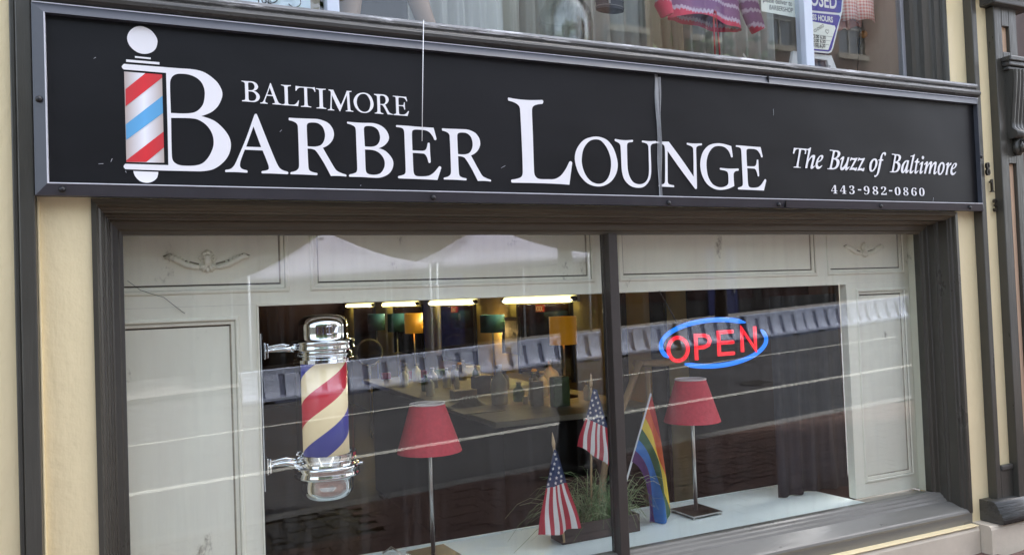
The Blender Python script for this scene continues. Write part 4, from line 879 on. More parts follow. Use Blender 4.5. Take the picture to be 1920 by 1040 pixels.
# red shaded lamps
def red_lamp(x, y, label, rt, rb, zt, zb, tilt, square):
    t = thing('table_lamp', label, 'table lamp', (x, y, .28), 'red shaded lamps in the display window')
    n = 40; b = MB()
    rows = [[(x + tilt * (z_ - zb) + r * math.cos(2 * PI * k / n), y + r * math.sin(2 * PI * k / n), z_) for k in range(n)] for r, z_ in ((rb, zb), (rb * .5 + rt * .5, (zb + zt) / 2), (rt, zt))]
    b.grid(rows, closed=True); inn = [[(q[0] * .985 + .015 * (x), q[1] * .985 + .015 * y, q[2]) for q in r] for r in rows]
    b.grid(inn, 1, closed=True)
    sh = b.build('shade', [M['red_shade'], M['shade_lining']], t, fix=False)
    MB().tube([(x + tilt * (zt - zb) + rt * math.cos(a), y + rt * math.sin(a), zt) for a in [k * PI / 16 for k in range(33)]], .004, 6).build('rim', M['shade_lining'], sh)
    MB().tube([(x, y, .29), (x, y, zt - .03)], .0095, 12).build('stem', M['steel'], t)
    sp_ = MB()
    for k in range(3):
        a = k * 2.1; sp_.tube([(x + tilt * (zt - zb), y, zt - .02), (x + tilt * (zt - zb) + rt * math.cos(a), y + rt * math.sin(a), zt - .005)], .0025, 5)
    sp_.build('spider', M['steel'], t)
    a = square; h = .092; ca, sa = math.cos(a), math.sin(a)
    q = [(x + ca * u - sa * v, y + sa * u + ca * v) for u, v in ((-h, -h), (h, -h), (h, h), (-h, h))]
    b = MB(); 
    b.face([(p[0], p[1], .298) for p in q]); b.face([(p[0], p[1], .291) for p in reversed(q)])
    for k in range(4): p1_, p2_ = q[k], q[(k + 1) % 4]; b.face([(p1_[0], p1_[1], .291), (p2_[0], p2_[1], .291), (p2_[0], p2_[1], .298), (p1_[0], p1_[1], .298)], 1)
    bs = b.build('base', [M['lamp_base'], M['steel']], t)
    f = MB()
    for p in q: f.lathe([(.006, .280), (.006, .291)], x + (p[0] - x) * .92, y + (p[1] - y) * .92, 8)
    f.build('foot', M['steel'], bs)
    return t
red_lamp(1.107, .54, 'red shaded lamp on a thin steel stem, left of the flags', .076, .143, .951, .742, -.02, .1)
l2 = red_lamp(2.492, .5, 'red shaded lamp with a square base below the OPEN sign', .076, .143, .957, .745, .0, .05)
cord = MB().tube([(1.08, .56, .285), (.98, .58, .30), (.94, .62, .33), (.92, .68, .29)], .004, 6).build('lamp_cord', M['steel'])
tag(cord, 'thin grey cord looping behind the left lamp base', 'cord')

# barber pole
px_, py_, pz_ = .629, .40, .633
bp = thing('barber_pole', 'chrome capped barber pole with red, cream and blue stripes on the left of the window', 'barber pole', (px_, py_, pz_))
MB().lathe([(.0905, pz_ + .178), (.0905, pz_ + .546)], px_, py_, 64).build('striped_cylinder', pole_mat(), bp)
MB().lathe([(.113, pz_ + .176), (.113, pz_ + .548)], px_, py_, 64, cap=False).build('glass_tube', M['clear'], bp)
def arc(cx, cz, r, a0, a1, n=9): return [(max(.0002, cx + r * math.cos(math.radians(a0 + (a1 - a0) * k / n))), cz + r * math.sin(math.radians(a0 + (a1 - a0) * k / n))) for k in range(n + 1)]
top = [(.118, .542), (.118, .556), (.108, .558), (.108, .566), (.114, .568)] + arc(.109, .573, .005, -60, 60, 5) + [(.108, .584)] + arc(.1165, .596, .008, -90, 0, 4) + [(.1245, .602), (.1225, .606), (.1225, .612), (.1245, .616)] + arc(.1165, .622, .008, 0, 90, 4) + [(.101, .632), (.0985, .636), (.0985, .66), (.0985, .682)] + arc(.0545, .684, .044, 4, 86, 14) + [(.04, .7305), (.02, .7318), (.0002, .732)]
MB().lathe([(r, pz_ + z) for r, z in top], px_, py_, 64, cap=False).build('top_cap', M['chrome'], bp, sharp=32)
bot = [(.118, .182), (.118, .168), (.110, .166), (.110, .158), (.117, .156), (.117, .146), (.110, .144), (.111, .140)] + arc(.121, .130, .008, 90, 0, 4) + [(.129, .122), (.1268, .118), (.1268, .106), (.129, .102)] + arc(.121, .098, .008, 0, -90, 4) + [(.105, .088), (.103, .084), (.103, .06), (.103, .047)] + arc(.058, .046, .045, -4, -86, 14) + [(.04, .0005), (.0002, 0)]
MB().lathe([(r, pz_ + z) for r, z in bot], px_, py_, 64, cap=False).build('bottom_cap', M['chrome'], bp, sharp=32)
def wall_arm(z):
    b = MB(); b.tube([(.398, py_, z), (.47, py_, z + .002), (.53, py_ - .01, z + .004 * (1 if z > 1 else -1))], [.009, .011, .02], 12)
    b.tube([(.40, py_, z + .012), (.47, py_, z + .02), (.54, py_, z + .002)], [.006, .008, .008], 10)
    return b.build('bracket_arm', M['chrome'], bp)
for z in (1.232, .787):
    a = wall_arm(z)
    b = MB(); b.box(.396, .402, py_ - .03, py_ + .03, z - .032, z + .032); b.box(.406, .413, py_ - .026, py_ + .026, z - .028, z + .028); b.tube([(.402, py_ - .018, z), (.420, py_ - .018, z)], .008, 8)
    b.build('bracket_plate', M['chrome'], a, bevel=.002)
    if z < 1: MB().tube([(px_ + .118, py_ - .05, z - .02), (px_ + .132, py_ - .055, z - .02)], .006, 8).build('thumb_screw', M['chrome'], bp)
MB().box(.382, .385, py_ - .047, py_ - .044, .699, 1.301).build('plate_edge', M['white'], bp); MB().box(.383, .392, py_ - .043, py_ + .045, .70, 1.30).build('back_plate', M['clear'], bp, bevel=.002)

bp.location = (.608, .29, .659); bp.scale = (.966, .966, .966)

# OPEN sign hanging close behind the glass
oy = .2
op = thing('open_sign', 'lit OPEN sign with red letters in a blue ring, hanging behind the right pane', 'open sign', (2.42, oy, 1.156))
def seg_ring(a0, a1, name):
    pts = []
    for k in range(41):
        a = math.radians(a0 + (a1 - a0) * k / 40); pts.append((2.42 + .307 * math.cos(a), 1.156 + .108 * math.sin(a)))
    b = MB(); rows = []
    for i, (x, z) in enumerate(pts):
        a = math.radians(a0 + (a1 - a0) * i / 40); q = min(1, min(i, 40 - i) / 3 + .35)
        w_ = .0112 * q; n_ = Vector((math.cos(a) / .307, math.sin(a) / .108)).normalized()
        rows.append([(x - n_.x * w_, oy, z - n_.y * w_), (x - n_.x * w_ * .6, oy - .008, z - n_.y * w_ * .6), (x + n_.x * w_ * .6, oy - .008, z + n_.y * w_ * .6), (x + n_.x * w_, oy, z + n_.y * w_)])
    b.grid(rows, closed=True); return b.build(name, M['bluelight'], op)
seg_ring(54, 208, 'ring'); seg_ring(-126, 26, 'ring')
def stroke_letter(strokes, name):
    b = MB()
    for k, pl in enumerate(strokes):
        rows = []
        P = [Vector((p[0], 0, p[1])) for p in pl]; w_ = .0088; n = len(P); closed = (P[0] - P[-1]).length < 1e-6
        for i in range(n):
            d1 = (P[i] - P[i - 1]) if i > 0 else ((P[0] - P[-2]) if closed else P[1] - P[0]); d2 = (P[i + 1] - P[i]) if i < n - 1 else ((P[1] - P[0]) if closed else P[-1] - P[-2])
            n1 = Vector((-d1.z, 0, d1.x)).normalized(); n2 = Vector((-d2.z, 0, d2.x)).normalized(); m_ = (n1 + n2).normalized(); sc = w_ / max(.5, m_.dot(n1))
            o_ = .0006 * k
            rows.append([(P[i].x - m_.x * sc, oy - .004, P[i].z - m_.z * sc), (P[i].x - m_.x * sc * .7, oy - .013 - o_, P[i].z - m_.z * sc * .7), (P[i].x + m_.x * sc * .7, oy - .013 - o_, P[i].z + m_.z * sc * .7), (P[i].x + m_.x * sc, oy - .004, P[i].z + m_.z * sc)])
        b.grid(rows, closed=True, smooth=False)
        if not closed: b.face(rows[0]); b.face(rows[-1])
    return b.build(name, M['redlight'], op)
stroke_letter([[(2.203 + .054 * math.cos(t * PI / 18), 1.139 + .053 * math.sin(t * PI / 18)) for t in range(37)]], 'letter')
stroke_letter([[(2.304, 1.083), (2.304, 1.196), (2.352, 1.194), (2.374, 1.188), (2.384, 1.168), (2.374, 1.148), (2.352, 1.140), (2.315, 1.139)]], 'letter')
stroke_letter([[(2.522, 1.204), (2.436, 1.204), (2.436, 1.101), (2.524, 1.101)], [(2.446, 1.154), (2.522, 1.154)]], 'letter')
stroke_letter([[(2.574, 1.104), (2.574, 1.216), (2.654, 1.110), (2.654, 1.222)]], 'letter')
if 0: MB().prism_xz([(2.42 + .325 * math.cos(k * PI / 24), 1.156 + .124 * math.sin(k * PI / 24)) for k in range(48)], oy + .012, oy + .018).build('backing', M['clear'], op)
b = MB()
for k in range(24):
    q = k / 23; x = 2.13 + .085 * q; z = 1.405 - .14 * q; b.tube([(x - .003, .215 + (.003 if k % 2 else 0), z + .004), (x + .003, .215 - (.003 if k % 2 else 0), z - .004)], .0022, 5)
b.build('chain', M['black'], op)

# planter with grass
pl = thing('planter_box', 'low dark wooden planter of arching grass behind the mullion', 'planter', (1.88, .45, .28))
b = MB(); x0, x1, y0, y1 = 1.672, 2.085, .39, .512
b.box(x0, x1, y0, y0 + .012, .281, .362); b.box(x0, x1, y1 - .012, y1, .281, .362); b.box(x0, x0 + .012, y0 + .012, y1 - .012, .281, .362); b.box(x1 - .012, x1, y0 + .012, y1 - .012, .281, .362); b.box(x0 + .012, x1 - .012, y0 + .012, y1 - .012, .281, .29)
b.build('box', M['planter'], pl, bevel=.002)
MB().box(x0 + .012, x1 - .012, y0 + .012, y1 - .012, .29, .348).build('soil', M['soil'], pl)
rnd = random.Random(11); b = MB()
for k in range(330):
    cx = rnd.choice((1.76, 1.84, 1.9, 1.97, 2.02)) + rnd.gauss(0, .025); cy = .45 + rnd.gauss(0, .018)
    a = rnd.uniform(0, 2 * PI); sp_ = rnd.uniform(.08, .36) * rnd.choice((.7, 1, 1)); h = rnd.uniform(.08, .25); dr = rnd.uniform(-.02, .17); w_ = rnd.uniform(.0016, .0034)
    if math.sin(a) < -.4: sp_ *= .6
    pts = []
    for q in (0, .2, .4, .6, .8, 1.0):
        pts.append(Vector((cx + math.cos(a) * sp_ * q, cy + math.sin(a) * sp_ * q * .8, max(.285, .345 + h * math.sin(q * 1.9) / 1.0 * .95 - dr * q * q))))
    sd = Vector((-math.sin(a), math.cos(a), .3)).normalized()
    rows = [[p - sd * w_ * (1 - q * .85), p + Vector((0, 0, w_ * .5)), p + sd * w_ * (1 - q * .85)] for p, q in zip(pts, (0, .2, .4, .6, .8, 1))]
    b.grid(rows, rnd.choice((0, 0, 0, 1)))
o = b.build('grass_tuft', [M['grass'], M['grass2']], pl, fix=False); o['kind'] = 'stuff'

# flags
def bez2(a, c, b_, t): return tuple(a[i] * (1 - t) ** 2 + 2 * c[i] * t * (1 - t) + b_[i] * t * t for i in range(2))
def star(b, c, nrm_y, r, sx, sz):
    pts = []
    for k in range(10):
        a = PI / 2 + k * PI / 5; rr = r if k % 2 == 0 else r * .42
        pts.append((c[0] + rr * math.cos(a) * sx, c[1], c[2] + rr * math.sin(a) * sz))
    for k in range(0, 10): b.face([c, pts[k], pts[(k + 1) % 10]])
def us_flag(name_label, Y, staff, top, mid, bot, nst, first, fold, lean):
    """cloth gathered at the staff top: top edge, canton edge and bottom edge each as (left, right) in x,z"""
    t = thing('hand_flag', name_label, 'flag', (staff[1][0], Y, staff[1][1]), 'small flags in the planter')
    n = 96; nv = 40; cv = 14
    def P(u, v):
        if v < cv / nv: q = v * nv / cv; L = tuple(top[0][i] + (mid[0][i] - top[0][i]) * q for i in (0, 1)); R = tuple(top[1][i] + (mid[1][i] - top[1][i]) * q for i in (0, 1))
        else: q = (v - cv / nv) / (1 - cv / nv); L = tuple(mid[0][i] + (bot[0][i] - mid[0][i]) * q for i in (0, 1)); R = tuple(mid[1][i] + (bot[1][i] - mid[1][i]) * q for i in (0, 1))
        sag = bot[2] * math.sin(PI * u) * max(0, v - .5) * 2
        x = L[0] + (R[0] - L[0]) * u; z = L[1] + (R[1] - L[1]) * u - sag
        z += .007 * math.sin(u * 8 + 1) * max(0, v - .6) * 2.5; x += .006 * math.sin(v * 7 + u * 3) * v
        y = Y - .012 + fold * (math.sin(u * 9 + v * 2) + .6 * math.sin(u * 17 - v * 4)) * (.25 + 1.4 * v) + lean * v * u
        return (x, y, z)
    rows = [[P(i / n, j / nv) for i in range(n + 1)] for j in range(nv + 1)]
    def mf(a, b_):
        if a < cv: return 2
        return (int(b_ * nst / n) + first) % 2
    MB().grid(rows, mfun=mf).build('cloth', [M['usred'], M['uswhite'], M['usblue']], t, fix=False)
    sb = MB()
    for r in range(7):
        v = (r + .9) / 7.6 * cv / nv; wd = abs(P(1, v)[0] - P(0, v)[0]); m_ = max(1, int(wd / .026))
        for k in range(m_):
            u = (k + (.5 if r % 2 else .3)) / m_
            if u > .97: continue
            p = P(u, v); star(sb, (p[0], p[1] - .0035, p[2]), 0, .0088, .95, 1.05)
    sb.build('stars', M['uswhite'], t, fix=False)
    s0, s1 = staff
    MB().tube([(s0[0], Y, s0[1]), (s1[0], Y, s1[1])], .0052, 10).build('staff', M['wood'], t)
    dx = s0[0] - s1[0]; L = math.hypot(dx, s0[1] - s1[1]); ux, uz = dx / L, (s0[1] - s1[1]) / L
    MB().tube([(s0[0] - ux * .02, Y, s0[1] - uz * .02), (s0[0], Y, s0[1]), (s0[0] + ux * .022, Y, s0[1] + uz * .022), (s0[0] + ux * .05, Y, s0[1] + uz * .05)], [.0056, .0085, .006, .001], 10).build('finial', M['wood'], t)
us_flag('small stars and stripes flag hanging at the left end of the planter', .37, ((1.633, .745), (1.668, .300)), ((1.628, .722), (1.643, .712)), ((1.579, .552), (1.681, .568)), ((1.538, .345), (1.734, .362), .0), 9, 0, .007, -.03)
us_flag('small stars and stripes flag standing higher, just left of the mullion', .46, ((1.889, .985), (1.862, .352)), ((1.893, .962), (1.914, .955)), ((1.846, .828), (1.966, .770)), ((1.798, .694), (1.970, .578), -.012), 9, 0, .005, .0)
# rainbow flag
t = thing('hand_flag', 'rainbow striped flag on a white staff, right of the mullion', 'flag', (2.06, .45, .352), 'small flags in the planter')
nv = 48; Y = .45; nq = 6; cl = MB()
def rain_pt(s_, v):
    s0 = .50 * v ** 1.6; u = (s_ - s0) / (1 - s0)
    T_ = bez2((2.216, .900), (2.262, .74), (2.314, .322), v); B_ = bez2((2.088, .597), (2.215, .53), (2.170, .298), v)
    x = T_[0] + (B_[0] - T_[0]) * u; z = T_[1] + (B_[1] - T_[1]) * u - .025 * math.sin(PI * u) * v
    return (x, Y - .006 + (.024 * math.sin(u * 8 + v * 1.5) + .01 * math.sin(u * 15 - v * 3)) * min(1, v * 1.6), z)
for k in range(6):
    rows = []
    for j in range(nv + 1):
        v = j / nv; s0 = .50 * v ** 1.6; a, b_ = max(k / 6, s0), max((k + 1) / 6, s0)
        rows.append([rain_pt(a + (b_ - a) * q / nq, v) for q in range(nq + 1)])
        if b_ - a < 1e-6: break
    cl.grid(rows, k)
cl.build('cloth', RB, t, fix=False)
MB().tube([(2.2165, Y, .912), (2.055, Y, .505), (2.0, Y, .355)], .005, 10).build('staff', M['white'], t)

# black curtain at the right
rows = []
for j in range(9):
    q = j / 8; row = []
    for i in range(61):
        u = i / 60; x = 3.03 + .47 * u; row.append((x + .02 * q * u, .50 - .016 * math.sin(u * 26) * (.5 + .5 * q) - .01 * math.sin(u * 9), 1.36 - 1.073 * q + 0))
    rows.append(row)
o = MB().grid(rows).build('black_curtain', M['curtain'], None, solid=.004); tag(o, 'black draped curtain hanging behind the right end of the shelf', 'curtain')

# ================================================================ THE BARBER SHOP ROOM
def st(o): o['kind'] = 'structure'; return o
FZ = -.55
st(MB().box(-2.2, 4.2, .73, 13.6, FZ - .1, FZ).build('room_floor', M['room_floor']))
st(MB().box(-2.2, 4.2, .29, 13.6, 2.25, 2.32).build('room_ceiling', M['dark']))
wl_ = MB(); wl_.box(3.6, 3.8, 1.95, 13.5, FZ, 2.25)
wr = st(wl_.build('room_wall', M['yellow_wall']))
st(MB().box(-2.2, 4.0, 13.4, 13.6, FZ, 2.25).build('back_wall', M['room_dark']))
st(MB().box(-2.3, -2.1, .29, 13.6, FZ, 2.25).build('left_wall', M['room_dark']))
st(MB().box(-2.2, 4.0, .726, .76, FZ, .26).build('shelf_back_wall', M['room_dark']))
# dark end of the right wall: maroon panelling
MB().box(3.56, 3.8, .75, 1.949, FZ, 2.25).build('maroon_panel', M['room_dark'], wr); MB().box(3.57, 3.6, 2.25, 2.44, FZ, 2.2).build('maroon_panel', M['room_dark'], wr); MB().box(3.55, 3.6, 2.82, 3.05, FZ, 2.2).build('wood_slat_panel', M['planter'], wr)
for y0, y1, lab in ((3.76, 4.91, 'dark wall mirror below the nearest tube light'), (6.2, 7.36, 'dark wall mirror below the second tube light'), (8.25, 9.7, 'dark wall mirror below the third tube light'), (10.95, 12.45, 'dark wall mirror below the farthest tube light')):
    t = thing('wall_mirror', lab, 'mirror', (3.58, (y0 + y1) / 2, .75), 'mirrors along the yellow wall')
    MB().box(3.572, 3.599, y0, y1, .62, 1.335).build('glass', M['mirror'], t)
    b = MB(); b.box(3.565, 3.5985, y0 - .03, y0, .6, 1.36); b.box(3.565, 3.5985, y1, y1 + .03, .6, 1.36); b.build('frame', M['black'], t)
for y0, y1, lab in ((3.6, 5.2, 'lit warm tube light on the yellow wall, nearest of the four'), (6.05, 7.75, 'lit warm tube light on the yellow wall, second nearest'), (8.33, 10.2, 'lit warm tube light on the yellow wall, third nearest'), (10.9, 12.9, 'lit warm tube light on the yellow wall, farthest of the four')):
    t = thing('tube_light', lab, 'tube light', (3.55, (y0 + y1) / 2, 1.38), 'tube lights along the yellow wall')
    MB().tube([(3.535, y0 + .02, 1.378), (3.535, y0 + .06, 1.378), (3.535, y1 - .06, 1.378), (3.535, y1 - .02, 1.378)], [.012, .034, .034, .012], 12).build('tube', M['tube'], t)
    al = bpy.data.lights.new('tube_glow', 'AREA'); al.shape = 'RECTANGLE'; al.size = y1 - y0; al.size_y = .06; al.energy = 13; al.color = (1, .92, .70)
    ao = bpy.data.objects.new('tube_glow', al); link(ao, t); ao.location = (-.07, 0, -.05); ao.rotation_euler = (0, math.radians(35), PI / 2)
    ao.matrix_world = Matrix(((0, .82, .57, 0), (1, 0, 0, 0), (0, .57, -.82, 0), (0, 0, 0, 1))); ao.location = (-.07, 0, -.05)
    b = MB(); b.box(3.57, 3.6, y0, y1, 1.35, 1.42); b.build('batten', M['white'], t)
    b = MB(); b.tube([(3.535, y0 - .03, 1.378), (3.535, y0 + .03, 1.378)], .026, 10); b.tube([(3.535, y1 - .03, 1.378), (3.535, y1 + .03, 1.378)], .026, 10); b.build('end_cap', M['black'], t)
for y, z, w_, h, lab in ((4.36, 1.29, .17, .07, 'small red XXX sign below the nearest tube light'), (6.85, 1.285, .2, .075, 'small red XXX sign below the second tube light')):
    t = thing('red_sign', lab, 'sign', (3.56, y, z), 'small red signs on the mirrors')
    MB().box(3.555, 3.571, y - w_ / 2, y + w_ / 2, z - h / 2, z + h / 2).build('board', M['xxx'], t)
    cu = bpy.data.curves.new('lettering', 'FONT'); cu.body = 'XXX'; cu.size = .075; cu.align_x = 'CENTER'; cu.materials.append(M['paper'])
    o = bpy.data.objects.new('lettering', cu); link(o, t); o.location = (-.0075, 0, -.027); o.rotation_euler = (PI / 2, 0, -PI / 2)
# lamps in the room
def floor_lamp(x, y, zc, w_, h, m, zfoot, label, name='floor_lamp'):
    t = thing(name, label, 'lamp', (x, y, zfoot), 'drum shaded lamps in the room')
    MB().lathe([(w_ / 2, zc - h / 2), (w_ / 2, zc + h / 2)], x, y, 28, cap=False).build('shade', m, t, solid=.006)
    MB().tube([(x, y, zfoot), (x, y, zc + h / 2 - .02)], .009, 8).build('stem', M['steel'], t)
    MB().lathe([(.1, zfoot), (.1, zfoot + .012), (.02, zfoot + .03)], x, y, 20).build('base', M['lamp_base'], t)
floor_lamp(3.1, 9.0, 1.12, .25, .25, M['teal'], FZ, 'teal drum shaded lamp farthest back in the room')
floor_lamp(3.1, 7.9, 1.126, .25, .25, M['teal'], FZ, 'teal drum shaded lamp partly hidden behind a yellow shade')
floor_lamp(3.0, 6.8, 1.137, .22, .25, M['ochre'], FZ, 'small yellow drum shaded lamp in front of a teal one')
floor_lamp(3.2, 4.74, 1.15, .25, .18, M['teal'], .6, 'wide teal drum shaded lamp glowing at the wall', 'table_lamp')
floor_lamp(3.0, 2.82, 1.13, .213, .222, M['ochre'], .6, 'large yellow drum shaded lamp nearest the window', 'table_lamp')
for x, y, z, e in ((3.47, 5.42, 1.04, 2.2), (3.2, 4.74, 1.18, 3), (3.0, 2.82, 1.12, 3), (3.0, 6.8, 1.12, 3)):
    l_ = bpy.data.lights.new('lamp_bulb', 'POINT'); l_.energy = e * .22; l_.color = (1, .62, .22); l_.shadow_soft_size = .03
    o = bpy.data.objects.new('lamp_bulb', l_); link(o); o.location = (x, y, z)
# counter and what stands on it
t = thing('long_counter', 'long pale topped counter crowded with bottles behind the window', 'counter', (2.65, 3.6, FZ))
MB().box(2.03, 3.3, 1.97, 5.6, .56, .6).build('counter_top', M['pale'], t, bevel=.006)
MB().box(2.12, 3.22, 2.06, 5.5, FZ, .56).build('cabinet', M['dark'], t)
t = thing('picture_frame', 'dark framed picture leaning on the wall beside the teal shade', 'picture', (3.56, 5.0, .98))
b = MB(); b.box(3.54, 3.57, 4.86, 5.3, 1.16, 1.2); b.box(3.54, 3.57, 4.86, 4.89, .8, 1.16); b.box(3.54, 3.57, 5.27, 5.3, .8, 1.16); b.build('frame', M['black'], t); MB().box(3.556, 3.572, 4.89, 5.27, .8, 1.16).build('print', M['pale'], t)
def bottle(x, y, h, w_, m, label, kind='bottle', cap=None, neck=.35):
    z = .6; r = w_ / 2
    t = thing('bottle', label, kind, (x, y, z), 'things standing on the counter')
    MB().lathe([(r * .9, z), (r, z + .01), (r, z + h * .55), (r * .85, z + h * .64), (r * neck, z + h * .8), (r * neck, z + h * .9)], x, y, 18).build('body', m, t)
    MB().lathe([(r * neck * 1.15, z + h * .9), (r * neck * 1.15, z + h)], x, y, 12).build('cap', cap or M['white'], t)
def boxy(x, y, h, w_, m, label, cat='box', d=None):
    d = d or w_ * .6; o = MB().box(x - w_ / 2, x + w_ / 2, y - d / 2, y + d / 2, .601, .6 + h).build(cat.replace(' ', '_'), m, None, bevel=.006)
    tag(o, label, cat, 'things standing on the counter')
bottle(2.41, 2.78, .30, .126, M['paper'], 'large white paper covered bottle in the middle of the counter')
bottle(3.05, 3.18, .27, .155, M['paper'], 'broad white pear shaped bottle behind the green boxes', neck=.2)
bottle(2.38, 4.28, .185, .10, M['white'], 'white bottle at the left of a pair on the counter')
bottle(2.50, 4.22, .176, .08, M['white'], 'slim white bottle at the right of a pair on the counter')
bottle(2.60, 2.84, .15, .09, M['green_lbl'], 'short green labelled bottle beside the large white one')
bottle(2.80, 2.5, .2, .07, M['green_lbl'], 'tall green labelled bottle beside the green boxes')
boxy(2.72, 2.38, .216, .13, M['green_lbl'], 'green and white carton at the near end of the counter', 'carton')
boxy(2.60, 2.52, .18, .09, M['pale'], 'pale carton left of the green one', 'carton')
boxy(2.57, 2.66, .06, .04, M['white'], 'tiny white carton in front of the pale one', 'carton')
boxy(2.32, 3.32, .07, .20, M['pale'], 'flat pale box lying behind the towel')
boxy(2.56, 3.52, .15, .155, M['bluebox'], 'slate blue box behind the large white bottle')
boxy(3.02, 5.0, .112, .22, M['paper'], 'white block shaped box at the far end of the counter')
boxy(2.25, 5.44, .068, .10, M['xxx'], 'small red box at the far left of the counter')
boxy(2.56, 5.3, .075, .18, M['pink'], 'pink lidded box near the far end of the counter')
boxy(2.72, 5.1, .09, .13, M['green_lbl'], 'pale green box beside the pink one')
rq = random.Random(5)
spots = [(2.16, 3.7), (2.24, 4.05), (2.2, 4.6), (2.3, 4.9), (2.66, 4.45), (2.78, 4.2), (2.62, 3.72), (2.72, 3.45), (2.86, 3.7), (2.95, 4.05), (2.86, 2.95), (2.92, 2.7), (3.05, 2.55), (3.1, 3.6), (2.45, 5.0), (2.84, 4.7)]
spots.sort(key=lambda p: p[0] / (p[1] + 2.85)); ORD = 'leftmost,second,third,fourth,fifth,sixth,seventh,eighth,ninth,tenth,eleventh,twelfth,thirteenth,fourteenth,fifteenth,rightmost'.split(',')
for (x, y), od in zip(spots, ORD):
    h_, w_ = rq.uniform(.11, .21), rq.uniform(.06, .09); r = w_ / 2; z = .6
    t = thing('bottle', 'small cream capped bottle on the counter, ' + (od if od.endswith('most') else od + ' from the left') + ' of sixteen', 'bottle', (x, y, z), 'small cream capped bottles crowding the counter')
    MB().lathe([(r * .9, z + .001), (r, z + .01), (r, z + h_ * .6), (r * .8, z + h_ * .7), (r * .4, z + h_ * .8), (r * .4, z + h_ * .88)], x, y, 16).build('body', M[rq.choice(('paper', 'pale', 'paper', 'green_lbl'))], t)
    MB().lathe([(r * .5, z + h_ * .88), (r * .5, z + h_)], x, y, 12).build('cap', M['pale'], t)
for x, y, lab in ((2.70, 2.82, 'slim vase with a yellow flower, among the green cartons'), (2.50, 3.95, 'slim vase with two yellow flowers, behind the flat box')):
    t = thing('flower_vase', lab, 'vase', (x, y, .6)); MB().lathe([(.02, .601), (.03, .64), (.016, .70), (.014, .76), (.02, .77)], x, y, 14).build('vase', M['white'], t)
    MB().tube([(x, y, .74), (x + .01, y, .80), (x + .03, y, .83)], .003, 6).build('stem', M['green_lbl'], t)
    b = MB()
    for k in range(9):
        a = k * .7; b.lathe([(.0005, .82), (.012, .83), (.0005, .845)], x + .03 + .013 * math.cos(a), y + .013 * math.sin(a), 6)
    b.build('flower', M['ochre'], t)
b = MB(); rows = []
for j in range(11):
    rows.append([(2.05 + .27 * i / 14, 2.78 + .15 * j / 10, .602 + max(0, .055 * math.sin(PI * i / 14) * math.sin(PI * j / 10) * (1 + .5 * math.sin(i * 1.7 + j)))) for i in range(15)])
o = b.grid(rows).build('crumpled_towel', M['pale']); tag(o, 'crumpled pale towel lying at the front of the counter', 'towel')
o = MB().box(1.98, 2.3, 2.42, 2.7, .6005, .606).build('paper_sheet', M['pale']); tag(o, 'pale sheet hanging over the near left corner of the counter', 'sheet')
t = thing('round_mirror', 'round framed mirror standing low at the back of the room', 'mirror', (2.9, 8.7, .69)); 
b = MB()
b.tube([(2.9 + .19 * math.cos(k * PI / 16), 8.7, .69 + .19 * math.sin(k * PI / 16)) for k in range(33)], .014, 8); b.build('frame', M['pale'], t)
MB().prism_xz([(2.9 + .18 * math.cos(k * PI / 16), .69 + .18 * math.sin(k * PI / 16)) for k in range(32)], 8.705, 8.715).build('glass', M['mirror'], t)
MB().tube([(2.9, 8.7, FZ), (2.9, 8.7, .5)], .012, 8).build('stand', M['steel'], t)
t = thing('folding_stand', 'pale wooden folding stand behind the OPEN sign', 'stand', (2.75, 1.25, FZ))
b = MB(); b.tube([(2.655, 1.2, 1.0), (2.4, 1.2, .5), (2.2, 1.2, FZ)], .024, 4); b.build('leg', M['wood'], t)
b = MB(); b.tube([(2.745, 1.26, .95), (2.745, 1.26, FZ)], .02, 4); b.build('leg', M['wood'], t)
b = MB(); b.tube([(2.63, 1.23, .985), (3.02, 1.23, .968)], .022, 4); b.build('top_bar', M['wood'], t)

# ================================================================ THE UPPER WINDOW DISPLAY
UZ = 2.455
st(MB().box(-.4, 4.0, .2, 2.3, UZ - .04, UZ).build('upper_window_floor', M['dark']))
st(MB().box(-.4, 4.0, 2.2, 2.3, UZ, 4.6).build('upper_back_wall', M['dark'])); st(MB().box(-.4, 4.0, .2, 2.3, 4.55, 4.6).build('upper_ceiling', M['dark']))
st(MB().box(-.45, -.35, .2, 2.3, UZ, 4.6).build('upper_left_wall', M['dark']))
b = MB(); b.face([(3.70, .152, UZ), (3.80, .66, UZ), (3.80, .66, 4.5), (3.70, .152, 4.5)]); b.box(3.80, 3.82, .66, 2.2, UZ, 4.5); st(b.build('upper_side_wall', M['beige']))
def sheer(m_name, col, alpha):
    m = bpy.data.materials.new(m_name); m.use_nodes = True; N = m.node_tree.nodes; L = m.node_tree.links
    N.remove(N['Principled BSDF']); d = N.new('ShaderNodeBsdfDiffuse'); d.inputs[0].default_value = col; tr_ = N.new('ShaderNodeBsdfTransparent'); mx = N.new('ShaderNodeMixShader'); mx.inputs[0].default_value = alpha
    tl = N.new('ShaderNodeBsdfTranslucent'); tl.inputs[0].default_value = col; m2 = N.new('ShaderNodeMixShader'); m2.inputs[0].default_value = .35
    L.new(d.outputs[0], m2.inputs[1]); L.new(tl.outputs[0], m2.inputs[2]); L.new(tr_.outputs[0], mx.inputs[1]); L.new(m2.outputs[0], mx.inputs[2]); L.new(mx.outputs[0], N['Material Output'].inputs[0]); return m
SH = sheer('sheer_grey_gauze', rgb(236, 236, 226), .68)
